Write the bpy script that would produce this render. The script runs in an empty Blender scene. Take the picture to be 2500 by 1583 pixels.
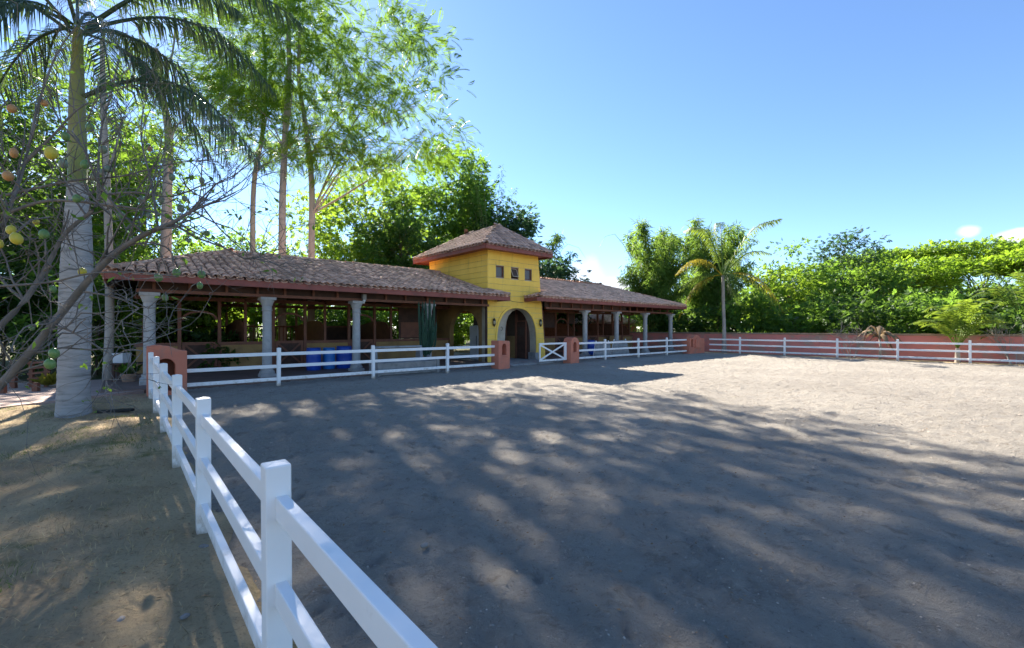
import bpy, math, random
import numpy as np
from mathutils import Vector, Matrix

random.seed(7)
rng = np.random.default_rng(11)
SC = bpy.context.scene
COL = SC.collection
PI = math.pi

# ------------------------------------------------------------------ camera, sky, sun, exposure
F = 1080.0                                   # focal length in pixels of the 2500 px wide photograph
CH = 1.70                                    # camera height
cam_d = bpy.data.cameras.new("camera")
cam = bpy.data.objects.new("camera", cam_d)
COL.objects.link(cam)
cam_d.sensor_width = 36.0
cam_d.lens = 36.0 * F / 2500.0
cam_d.shift_y = 10.5 / 2500.0
cam_d.clip_start = 0.02
cam_d.clip_end = 3000.0
cam.location = (0, 0, CH)
cam.rotation_euler = (PI / 2, 0, 0)
SC.camera = cam

SUN = Vector((-0.725, 1.235, 1.0)).normalized()
sun_el = math.asin(SUN.z)
sun_az = math.atan2(SUN.x, SUN.y)            # clockwise from +Y

world = bpy.data.worlds.new("World")
SC.world = world
world.use_nodes = True
wn = world.node_tree.nodes
wl = world.node_tree.links
wn.clear()
w_out = wn.new("ShaderNodeOutputWorld")
w_bg = wn.new("ShaderNodeBackground")
w_bg.inputs[1].default_value = 0.068
w_sky = wn.new("ShaderNodeTexSky")
w_sky.sky_type = 'NISHITA'
w_sky.sun_disc = False
w_sky.sun_elevation = sun_el
w_sky.sun_rotation = sun_az
w_sky.altitude = 1200
w_sky.air_density = 1.0
w_sky.dust_density = 0.2
w_sky.ozone_density = 5.4
# small white clouds low over the horizon, all round
w_tc = wn.new("ShaderNodeTexCoord")
w_nz = wn.new("ShaderNodeTexNoise")
w_nz.inputs['Scale'].default_value = 14.0
w_nz.inputs['Detail'].default_value = 6.0
wl.new(w_tc.outputs['Generated'], w_nz.inputs['Vector'])
def wmath(op, a, b=None):
    n = wn.new("ShaderNodeMath"); n.operation = op
    for i, s in enumerate((a, b)):
        if s is None: continue
        if isinstance(s, (int, float)): n.inputs[i].default_value = s
        else: wl.new(s, n.inputs[i])
    return n.outputs[0]
def cloud(x, y, wdt, hgt):
    """cloud centred where the photograph's pixel ray points; size in radians"""
    d = Vector(((x - 1250) / F, 1.0, (802 - y) / F)).normalized()
    return (d, wdt, hgt)
clouds = [cloud(1425, 668, 0.062, 0.050), cloud(1500, 700, 0.05, 0.03), cloud(2362, 566, 0.018, 0.013),
          cloud(2492, 574, 0.030, 0.012), cloud(2750, 600, 0.09, 0.04)]
for k in range(9):
    az = math.radians(75 + 30 * k); el = math.radians(8 + 3 * (k % 3))
    clouds.append((Vector((math.sin(az) * math.cos(el), math.cos(az) * math.cos(el), math.sin(el))), 0.09, 0.04))
w_mask = None
for d, cw, chh in clouds:
    side = Vector((d.y, -d.x, 0)).normalized(); up = side.cross(d)
    if up.z < 0: up = -up
    def dotn(vec):
        n = wn.new("ShaderNodeVectorMath"); n.operation = 'DOT_PRODUCT'
        wl.new(w_tc.outputs['Generated'], n.inputs[0]); n.inputs[1].default_value = vec
        return n.outputs['Value']
    a = wmath('DIVIDE', dotn(side), cw); b = wmath('DIVIDE', wmath('SUBTRACT', dotn(up), 0.0), chh)
    r2 = wmath('ADD', wmath('MULTIPLY', a, a), wmath('MULTIPLY', b, b))
    front = wmath('GREATER_THAN', dotn(d), 0.2)
    v = wmath('SUBTRACT', wmath('MULTIPLY', wmath('SUBTRACT', 1.0, r2), front), wmath('MULTIPLY', wmath('SUBTRACT', 1.0, front), 9.0))
    w_mask = v if w_mask is None else wmath('MAXIMUM', w_mask, v)
w_m2 = wmath('ADD', wmath('MAXIMUM', w_mask, -2.0), wmath('MULTIPLY', wmath('SUBTRACT', w_nz.outputs['Fac'], 0.5), 2.2))
w_ss = wn.new("ShaderNodeMapRange"); w_ss.interpolation_type = 'SMOOTHSTEP'
w_ss.inputs['From Min'].default_value = 0.05; w_ss.inputs['From Max'].default_value = 0.9
wl.new(w_m2, w_ss.inputs['Value'])
w_mix = wn.new("ShaderNodeMixRGB")
w_mix.inputs[2].default_value = (4.2, 4.4, 4.8, 1)
wl.new(w_ss.outputs[0], w_mix.inputs[0]); wl.new(w_sky.outputs[0], w_mix.inputs[1])
wl.new(w_mix.outputs[0], w_bg.inputs[0])
wl.new(w_bg.outputs[0], w_out.inputs[0])

sun_d = bpy.data.lights.new("sun", 'SUN')
sun_d.energy = 4.6
sun_d.angle = math.radians(0.53)
sun_d.color = (1.0, 0.92, 0.80)
sun = bpy.data.objects.new("sun", sun_d)
COL.objects.link(sun)
sun.rotation_euler = SUN.to_track_quat('Z', 'Y').to_euler()
sun.location = SUN * 60

SC.view_settings.view_transform = 'Standard'
SC.view_settings.look = 'None'
SC.view_settings.exposure = 2.05
SC.view_settings.gamma = 1.0
SC.view_settings.use_curve_mapping = False
SC.render.engine = 'CYCLES'
SC.cycles.max_bounces = 7
SC.cycles.diffuse_bounces = 3
SC.cycles.glossy_bounces = 2
SC.cycles.transmission_bounces = 4
SC.cycles.transparent_max_bounces = 6
SC.cycles.caustics_reflective = False
SC.cycles.caustics_refractive = False
SC.cycles.use_denoising = True
SC.cycles.sample_clamp_indirect = 8.0

# ------------------------------------------------------------------ frames
A = math.atan2(1080, 1230)                   # direction of the back fence against the picture plane
CA, SA = math.cos(A), math.sin(A)
def W(u, v, z=0.0):                          # arena frame -> world
    return Vector((u * CA - v * SA, u * SA + v * CA, z))
def UV(X, Y):
    return (X * CA + Y * SA, -X * SA + Y * CA)
def PX(x, y, Y):                             # a place seen at pixel (x, y) standing Y metres away
    return Vector(((x - 1250) / F * Y, Y, CH - (y - 802) / F * Y))
def GP(x, y, z=0.0):                         # ground point under a pixel
    Y = F * (CH - z) / (y - 802)
    return Vector(((x - 1250) / F * Y, Y, z))
def u_at(x, v):                              # u of the point on line v seen in column x
    t = (x - 1250) / F
    return v * (CA * t + SA) / (CA - SA * t)

# ------------------------------------------------------------------ materials
MATS = {}
def _mix(nt, blend, fac, a, b):
    n = nt.nodes.new("ShaderNodeMixRGB"); n.blend_type = blend
    for i, s in enumerate((fac, a, b)):
        if hasattr(s, 'links'): nt.links.new(s, n.inputs[i])
        elif isinstance(s, (int, float)): n.inputs[i].default_value = s
        else: n.inputs[i].default_value = (*s, 1)
    return n.outputs[0]
def noise(nt, scale, detail=5, vec=None, rough=0.55, dist=0.0):
    n = nt.nodes.new("ShaderNodeTexNoise")
    n.inputs['Scale'].default_value = scale; n.inputs['Detail'].default_value = detail
    n.inputs['Roughness'].default_value = rough; n.inputs['Distortion'].default_value = dist
    if vec is not None: nt.links.new(vec, n.inputs['Vector'])
    return n.outputs['Fac']
def ramp(nt, fac, lo, hi):
    n = nt.nodes.new("ShaderNodeMapRange"); n.interpolation_type = 'SMOOTHSTEP'
    n.inputs['From Min'].default_value = lo; n.inputs['From Max'].default_value = hi
    nt.links.new(fac, n.inputs['Value']); return n.outputs[0]
def coords(nt, scale=(1, 1, 1), kind='Object'):
    t = nt.nodes.new("ShaderNodeTexCoord"); m = nt.nodes.new("ShaderNodeMapping")
    m.inputs['Scale'].default_value = scale
    nt.links.new(t.outputs[kind], m.inputs[0]); return m.outputs[0]
def bump(nt, h, strength, dist):
    n = nt.nodes.new("ShaderNodeBump"); n.inputs['Strength'].default_value = strength
    n.inputs['Distance'].default_value = dist; nt.links.new(h, n.inputs['Height']); return n.outputs[0]
def mat(name, col, rough=0.6, var=0.25, scale=4.0, col2=None, bmp=0.3, bscale=30.0, bdist=0.01,
        stretch=(1, 1, 1), spec=0.3, dirt=None, dirt_lo=0.5, dirt_hi=0.75, dscale=1.5, rnd=0.0):
    """procedural surface: a colour with large and small noise, optional dirt in patches, fine relief"""
    m = bpy.data.materials.new(name); m.use_nodes = True
    nt = m.node_tree; bs = nt.nodes['Principled BSDF']
    v = coords(nt, stretch)
    c2 = col2 if col2 else tuple(c * (1 - var) for c in col)
    c = _mix(nt, 'MIX', ramp(nt, noise(nt, scale, 6, v), 0.32, 0.68), col, c2)
    if dirt: c = _mix(nt, 'MIX', ramp(nt, noise(nt, dscale, 7, v, 0.65), dirt_lo, dirt_hi), c, dirt)
    if rnd:
        oi = nt.nodes.new("ShaderNodeObjectInfo"); g = nt.nodes.new("ShaderNodeNewGeometry")
        ad = nt.nodes.new("ShaderNodeMath"); ad.operation = 'ADD'
        nt.links.new(oi.outputs['Random'], ad.inputs[0]); nt.links.new(g.outputs['Random Per Island'], ad.inputs[1])
        fr = nt.nodes.new("ShaderNodeMath"); fr.operation = 'FRACT'; nt.links.new(ad.outputs[0], fr.inputs[0])
        mr = nt.nodes.new("ShaderNodeMapRange"); mr.inputs['To Min'].default_value = 1 - rnd; mr.inputs['To Max'].default_value = 1 + rnd
        nt.links.new(fr.outputs[0], mr.inputs['Value'])
        h = nt.nodes.new("ShaderNodeHueSaturation"); nt.links.new(c, h.inputs['Color']); nt.links.new(mr.outputs[0], h.inputs['Value'])
        c = h.outputs[0]
    nt.links.new(c, bs.inputs['Base Color'])
    bs.inputs['Roughness'].default_value = rough
    bs.inputs['Specular IOR Level'].default_value = spec
    if bmp: nt.links.new(bump(nt, noise(nt, bscale, 5, v), bmp, bdist), bs.inputs['Normal'])
    MATS[name] = m; return m
def leaf_mat(name, dark, light, trans, tf=0.45, rough=0.5, spec=0.2):
    m = bpy.data.materials.new(name); m.use_nodes = True
    nt = m.node_tree; bs = nt.nodes['Principled BSDF']; out = nt.nodes['Material Output']
    g = nt.nodes.new("ShaderNodeNewGeometry")
    oi = nt.nodes.new("ShaderNodeObjectInfo")
    r = g.outputs['Random Per Island']
    c = _mix(nt, 'MIX', r, dark, light)
    big = ramp(nt, noise(nt, 0.45, 3, coords(nt, (1, 1, 1), 'Object')), 0.35, 0.65)
    c = _mix(nt, 'MULTIPLY', 0.45, c, _mix(nt, 'MIX', big, (0.62, 0.70, 0.62), (1.15, 1.1, 0.95)))
    nt.links.new(c, bs.inputs['Base Color'])
    bs.inputs['Roughness'].default_value = rough
    bs.inputs['Specular IOR Level'].default_value = spec
    tr = nt.nodes.new("ShaderNodeBsdfTranslucent")
    tc = _mix(nt, 'MIX', r, tuple(0.75 * x for x in trans), trans)
    nt.links.new(tc, tr.inputs[0])
    mx = nt.nodes.new("ShaderNodeMixShader"); mx.inputs[0].default_value = tf
    nt.links.new(bs.outputs[0], mx.inputs[1]); nt.links.new(tr.outputs[0], mx.inputs[2])
    nt.links.new(mx.outputs[0], out.inputs[0])
    MATS[name] = m; return m

mat('white_vinyl', (0.90, 0.865, 0.83), 0.42, col2=(0.86, 0.82, 0.78), scale=3, bmp=0.05, bscale=60, bdist=0.002,
    dirt=(0.55, 0.50, 0.43), dirt_lo=0.62, dirt_hi=0.85, dscale=5)
def vinyl_dirt():
    m = MATS['white_vinyl']; nt = m.node_tree; b = nt.nodes['Principled BSDF']
    src = b.inputs['Base Color'].links[0].from_socket
    t = nt.nodes.new("ShaderNodeTexCoord"); sx = nt.nodes.new("ShaderNodeSeparateXYZ"); nt.links.new(t.outputs['Object'], sx.inputs[0])
    ad = nt.nodes.new("ShaderNodeMath"); ad.operation = 'MULTIPLY_ADD'; ad.inputs[1].default_value = -1.0
    nz = nt.nodes.new("ShaderNodeMath"); nz.operation = 'MULTIPLY'; nz.inputs[1].default_value = 0.75
    nt.links.new(noise(nt, 7, 7, t.outputs['Object'], 0.7), nz.inputs[0]); nt.links.new(sx.outputs['Z'], ad.inputs[0]); nt.links.new(nz.outputs[0], ad.inputs[2])
    c = _mix(nt, 'MIX', ramp(nt, ad.outputs[0], 0.12, 0.42), src, (0.46, 0.38, 0.29))
    c = _mix(nt, 'MIX', ramp(nt, noise(nt, 26, 8, coords(nt, (1, 1, 0.3)), 0.8), 0.66, 0.74), c, (0.42, 0.39, 0.35))
    nt.links.new(c, b.inputs['Base Color'])
vinyl_dirt()
mat('salmon_stucco', (0.64, 0.215, 0.13), 0.85, col2=(0.56, 0.185, 0.115), scale=2.5, bmp=0.5, bscale=45, bdist=0.006,
    dirt=(0.40, 0.21, 0.15), dscale=2.2)
mat('pink_wall', (0.72, 0.245, 0.195), 0.9, col2=(0.63, 0.21, 0.17), scale=0.8, bmp=0.5, bscale=30, bdist=0.008,
    dirt=(0.44, 0.27, 0.21), dirt_lo=0.47, dirt_hi=0.66, dscale=0.8, stretch=(1, 1, 1.6))
mat('wall_cap', (0.36, 0.24, 0.16), 0.9, col2=(0.26, 0.18, 0.12), scale=2, bmp=0.5, bscale=25, bdist=0.01)
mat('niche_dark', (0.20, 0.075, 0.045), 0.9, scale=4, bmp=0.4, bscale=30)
mat('yellow_paint', (0.95, 0.60, 0.10), 0.55, col2=(0.90, 0.55, 0.085), scale=1.5, bmp=0.12, bscale=40, bdist=0.003,
    dirt=(0.60, 0.38, 0.08), dirt_lo=0.52, dirt_hi=0.80, dscale=2.2, stretch=(1.6, 1.6, 0.35))
mat('cream_plaster', (0.52, 0.44, 0.33), 0.85, scale=2, bmp=0.3, bscale=30, dirt=(0.36, 0.30, 0.23))
mat('red_wood', (0.27, 0.078, 0.056), 0.55, col2=(0.22, 0.062, 0.046), scale=3, bmp=0.2, bscale=25, bdist=0.004,
    stretch=(1, 1, 1), dirt=(0.17, 0.07, 0.05), dscale=3)
mat('brown_wood', (0.22, 0.085, 0.050), 0.6, col2=(0.16, 0.063, 0.038), scale=4, bmp=0.3, bscale=30, bdist=0.004)
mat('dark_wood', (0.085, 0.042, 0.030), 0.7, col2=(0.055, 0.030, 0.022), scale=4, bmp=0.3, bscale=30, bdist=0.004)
mat('ochre_panel', (0.36, 0.22, 0.085), 0.75, col2=(0.29, 0.17, 0.07), scale=1.5, bmp=0.2, bscale=20, dirt=(0.20, 0.12, 0.06))
mat('column_stone', (0.43, 0.41, 0.39), 0.8, col2=(0.35, 0.335, 0.32), scale=5, bmp=0.3, bscale=50, bdist=0.004,
    dirt=(0.19, 0.18, 0.17), dirt_lo=0.58, dirt_hi=0.8, dscale=4)
mat('roof_tile', (0.60, 0.36, 0.25), 0.85, col2=(0.46, 0.27, 0.19), scale=5, bmp=0.5, bscale=40, bdist=0.006,
    dirt=(0.22, 0.185, 0.15), dirt_lo=0.52, dirt_hi=0.72, dscale=2.2, rnd=0.35)
mat('roof_tile_new', (0.68, 0.43, 0.31), 0.8, col2=(0.56, 0.33, 0.23), scale=5, bmp=0.4, bscale=40, bdist=0.005,
    dirt=(0.32, 0.23, 0.18), dirt_lo=0.52, dirt_hi=0.75, dscale=2.5, rnd=0.28)
mat('tower_tile', (0.50, 0.33, 0.26), 0.85, col2=(0.34, 0.225, 0.18), scale=5, bmp=0.5, bscale=40, bdist=0.006,
    dirt=(0.08, 0.06, 0.05), dirt_lo=0.48, dirt_hi=0.72, dscale=2.0, rnd=0.32)
mat('concrete', (0.33, 0.32, 0.31), 0.85, col2=(0.26, 0.255, 0.25), scale=3, bmp=0.4, bscale=40, bdist=0.005, dirt=(0.19, 0.185, 0.18), dscale=3)
mat('paving', (0.42, 0.30, 0.25), 0.85, col2=(0.36, 0.26, 0.22), scale=2, bmp=0.4, bscale=25, bdist=0.006, dirt=(0.24, 0.18, 0.14), dscale=1.5)
mat('porch_floor', (0.23, 0.15, 0.12), 0.75, col2=(0.18, 0.125, 0.10), scale=2, bmp=0.3, bscale=25, dirt=(0.14, 0.10, 0.08), dscale=1.2)
mat('blue_plastic', (0.012, 0.075, 0.42), 0.4, col2=(0.010, 0.06, 0.36), scale=4, bmp=0.05, spec=0.5)
mat('light_blue_plastic', (0.03, 0.20, 0.55), 0.4, col2=(0.025, 0.17, 0.48), scale=4, bmp=0.05, spec=0.5)
mat('iron', (0.018, 0.015, 0.014), 0.5, scale=10, bmp=0.2, bscale=60, bdist=0.002, spec=0.5)
mat('black_plastic', (0.012, 0.012, 0.014), 0.45, scale=6, bmp=0.05)
mat('white_enamel', (0.62, 0.63, 0.64), 0.3, col2=(0.55, 0.56, 0.57), scale=2, bmp=0.02, spec=0.5)
mat('palm_bark', (0.36, 0.345, 0.33), 0.85, col2=(0.28, 0.268, 0.255), scale=3, bmp=0.4, bscale=22, bdist=0.01,
    dirt=(0.15, 0.142, 0.13), dirt_lo=0.50, dirt_hi=0.72, dscale=1.6, stretch=(1, 1, 7))
mat('pale_bark', (0.38, 0.335, 0.29), 0.85, col2=(0.29, 0.255, 0.22), scale=2.5, bmp=0.5, bscale=14, bdist=0.012,
    dirt=(0.24, 0.195, 0.155), dirt_lo=0.52, dirt_hi=0.8, dscale=1.2, stretch=(1, 1, 0.35))
mat('grey_bark', (0.20, 0.175, 0.155), 0.9, col2=(0.12, 0.105, 0.09), scale=5, bmp=0.7, bscale=22, bdist=0.015, stretch=(1, 1, 0.4),
    dirt=(0.28, 0.25, 0.21), dirt_lo=0.55, dirt_hi=0.8)
mat('dark_bark', (0.12, 0.09, 0.065), 0.9, col2=(0.075, 0.057, 0.042), scale=4, bmp=0.6, bscale=16, bdist=0.015, stretch=(1, 1, 0.4))
mat('crownshaft', (0.20, 0.235, 0.06), 0.45, col2=(0.26, 0.24, 0.09), scale=3, bmp=0.1, bscale=10, stretch=(1, 1, 0.3), dirt=(0.22, 0.15, 0.07), dscale=2)
mat('straw', (0.60, 0.46, 0.25), 0.85, col2=(0.36, 0.26, 0.14), scale=9, bmp=0, rnd=0.4)
mat('dry_leaf', (0.30, 0.19, 0.10), 0.85, col2=(0.20, 0.12, 0.065), scale=4, bmp=0.2, rnd=0.35)
mat('bamboo_culm', (0.25, 0.21, 0.075), 0.5, col2=(0.17, 0.155, 0.06), scale=4, bmp=0.1)
mat('stone_grey', (0.24, 0.22, 0.20), 0.85, scale=8, bmp=0.5, bscale=25)
mat('clay_pot', (0.36, 0.22, 0.15), 0.85, scale=4, bmp=0.2)
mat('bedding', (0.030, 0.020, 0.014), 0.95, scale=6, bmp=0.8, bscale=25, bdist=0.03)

def fruit_mat(name, a, b):
    return mat(name, a, 0.4, col2=b, scale=9, bmp=0.15, bscale=40, bdist=0.002, spec=0.4)
fruit_mat('fruit_green', (0.10, 0.19, 0.045), (0.16, 0.25, 0.08))
fruit_mat('fruit_grey', (0.16, 0.20, 0.12), (0.20, 0.23, 0.16))
fruit_mat('fruit_yellow', (0.55, 0.40, 0.03), (0.48, 0.42, 0.05))
fruit_mat('fruit_orange', (0.50, 0.25, 0.08), (0.40, 0.19, 0.07))

leaf_mat('leaf_feather', (0.048, 0.110, 0.016), (0.100, 0.180, 0.028), (0.30, 0.50, 0.04), 0.44)
leaf_mat('leaf_bright', (0.050, 0.105, 0.014), (0.105, 0.170, 0.022), (0.42, 0.62, 0.05), 0.48)
leaf_mat('leaf_mid', (0.040, 0.090, 0.018), (0.080, 0.145, 0.028), (0.30, 0.52, 0.055), 0.46)
leaf_mat('leaf_dark', (0.018, 0.050, 0.013), (0.040, 0.085, 0.022), (0.20, 0.36, 0.045), 0.40)
leaf_mat('leaf_blue', (0.025, 0.060, 0.028), (0.050, 0.095, 0.045), (0.12, 0.24, 0.075), 0.36)
leaf_mat('leaf_bamboo', (0.055, 0.110, 0.026), (0.120, 0.180, 0.048), (0.33, 0.52, 0.075), 0.48)
leaf_mat('leaf_canopy', (0.060, 0.125, 0.014), (0.120, 0.195, 0.022), (0.40, 0.62, 0.045), 0.50)
leaf_mat('palm_frond', (0.022, 0.048, 0.024), (0.048, 0.085, 0.040), (0.16, 0.24, 0.055), 0.30, 0.4, 0.5)
leaf_mat('coconut_frond', (0.045, 0.095, 0.020), (0.085, 0.135, 0.030), (0.32, 0.44, 0.05), 0.40, 0.5, 0.25)
leaf_mat('young_frond', (0.075, 0.150, 0.022), (0.160, 0.215, 0.030), (0.38, 0.52, 0.05), 0.40, 0.5, 0.3)
leaf_mat('yellow_frond', (0.17, 0.15, 0.025), (0.28, 0.23, 0.035), (0.60, 0.50, 0.05), 0.40)
leaf_mat('grass_green', (0.045, 0.095, 0.012), (0.10, 0.155, 0.025), (0.25, 0.38, 0.04), 0.35)
leaf_mat('cactus_skin', (0.022, 0.060, 0.036), (0.038, 0.085, 0.050), (0.02, 0.05, 0.03), 0.03, 0.5)
leaf_mat('brown_leaf', (0.20, 0.135, 0.085), (0.34, 0.25, 0.16), (0.30, 0.20, 0.10), 0.25)

# panes
def glass_mat():
    m = bpy.data.materials.new('window_glass'); m.use_nodes = True
    b = m.node_tree.nodes['Principled BSDF']
    b.inputs['Base Color'].default_value = (0.085, 0.062, 0.05, 1); b.inputs['Roughness'].default_value = 0.22
    b.inputs['Specular IOR Level'].default_value = 0.5
    MATS['window_glass'] = m
glass_mat()
mat('lamp_glass', (0.60, 0.52, 0.32), 0.25, scale=8, bmp=0.05, spec=0.5)

# arena sand and dry ground
def sand_mat():
    m = bpy.data.materials.new('arena_sand'); m.use_nodes = True; nt = m.node_tree; b = nt.nodes['Principled BSDF']
    v = coords(nt, (1, 1, 1))
    c = _mix(nt, 'MIX', ramp(nt, noise(nt, 0.35, 6, v), 0.35, 0.65), (0.420, 0.380, 0.325), (0.360, 0.325, 0.278))
    c = _mix(nt, 'MIX', ramp(nt, noise(nt, 4.5, 9, v, 0.78, 0.5), 0.52, 0.66), c, (0.285, 0.245, 0.200))
    c = _mix(nt, 'MIX', ramp(nt, noise(nt, 24, 8, v, 0.8, 0.6), 0.54, 0.70), c, (0.19, 0.163, 0.135))
    c = _mix(nt, 'MIX', ramp(nt, noise(nt, 31, 8, v, 0.8, 0.4), 0.55, 0.72), c, (0.56, 0.51, 0.44))
    nt.links.new(c, b.inputs['Base Color']); b.inputs['Roughness'].default_value = 0.95
    b.inputs['Specular IOR Level'].default_value = 0.15
    h = nt.nodes.new("ShaderNodeMath"); h.operation = 'ADD'
    nt.links.new(noise(nt, 13, 9, v, 0.78, 0.8), h.inputs[0])
    h2 = nt.nodes.new("ShaderNodeMath"); h2.operation = 'MULTIPLY'; h2.inputs[1].default_value = 0.35
    nt.links.new(noise(nt, 55, 6, v, 0.75), h2.inputs[0]); nt.links.new(h2.outputs[0], h.inputs[1])
    nt.links.new(bump(nt, h.outputs[0], 1.0, 0.10), b.inputs['Normal'])
    MATS['arena_sand'] = m
sand_mat()
def earth_mat(name, a, b_, g, gl, gh):
    m = bpy.data.materials.new(name); m.use_nodes = True; nt = m.node_tree; b = nt.nodes['Principled BSDF']
    v = coords(nt, (1, 1, 1))
    c = _mix(nt, 'MIX', ramp(nt, noise(nt, 0.7, 6, v), 0.35, 0.65), a, b_)
    c = _mix(nt, 'MIX', ramp(nt, noise(nt, 1.1, 7, v, 0.7), gl, gh), c, g)
    c = _mix(nt, 'MIX', ramp(nt, noise(nt, 40, 5, v, 0.75), 0.52, 0.72), c, tuple(0.45 * x for x in a))
    c = _mix(nt, 'MIX', ramp(nt, noise(nt, 70, 3, v, 0.7), 0.62, 0.80), c, (0.46, 0.38, 0.27))
    nt.links.new(c, b.inputs['Base Color']); b.inputs['Roughness'].default_value = 0.95
    b.inputs['Specular IOR Level'].default_value = 0.15
    nt.links.new(bump(nt, noise(nt, 22, 9, v, 0.75, 0.4), 1.0, 0.06), b.inputs['Normal'])
    MATS[name] = m
mat('sand_clod', (0.37, 0.325, 0.275), 0.95, col2=(0.29, 0.252, 0.21), scale=3, bmp=0.0, rnd=0.16, spec=0.1)
earth_mat('dry_earth', (0.55, 0.42, 0.25), (0.40, 0.295, 0.18), (0.20, 0.19, 0.075), 0.54, 0.68)
earth_mat('forest_floor', (0.15, 0.115, 0.075), (0.11, 0.10, 0.055), (0.060, 0.085, 0.028), 0.42, 0.60)

# ------------------------------------------------------------------ mesh helpers
def link(o, parent=None, loc=None, rotz=None):
    COL.objects.link(o)
    if parent is not None: o.parent = parent
    if loc is not None: o.location = loc
    if rotz is not None: o.rotation_euler = (0, 0, rotz)
    return o
def tag(o, label=None, cat=None, group=None, kind=None):
    if label: o['label'] = label
    if cat: o['category'] = cat
    if group: o['group'] = group
    if kind: o['kind'] = kind
    return o
def empty(name, loc, rotz=0.0, label=None, cat=None, group=None):
    e = bpy.data.objects.new(name, None); e.empty_display_size = 0.2
    link(e, None, loc, rotz); return tag(e, label, cat, group)
def np_mesh(name, V, faces, smooth=False):
    """faces: list of (k, int array (n,k))"""
    me = bpy.data.meshes.new(name)
    V = np.asarray(V, dtype=np.float32)
    faces = [f for f in faces if len(f)]
    nl = sum(f.size for f in faces); nf = sum(len(f) for f in faces)
    me.vertices.add(len(V)); me.vertices.foreach_set('co', V.ravel())
    me.loops.add(nl); me.polygons.add(nf)
    me.loops.foreach_set('vertex_index', np.concatenate([f.ravel() for f in faces]).astype(np.int32))
    tot = np.concatenate([np.full(len(f), f.shape[1], dtype=np.int32) for f in faces])
    st = np.concatenate([[0], np.cumsum(tot)[:-1]]).astype(np.int32)
    me.polygons.foreach_set('loop_start', st)
    try: me.polygons.foreach_set('loop_total', tot)
    except Exception: pass
    if smooth: me.polygons.foreach_set('use_smooth', np.ones(nf, dtype=bool))
    me.update(calc_edges=True)
    return me

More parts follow.
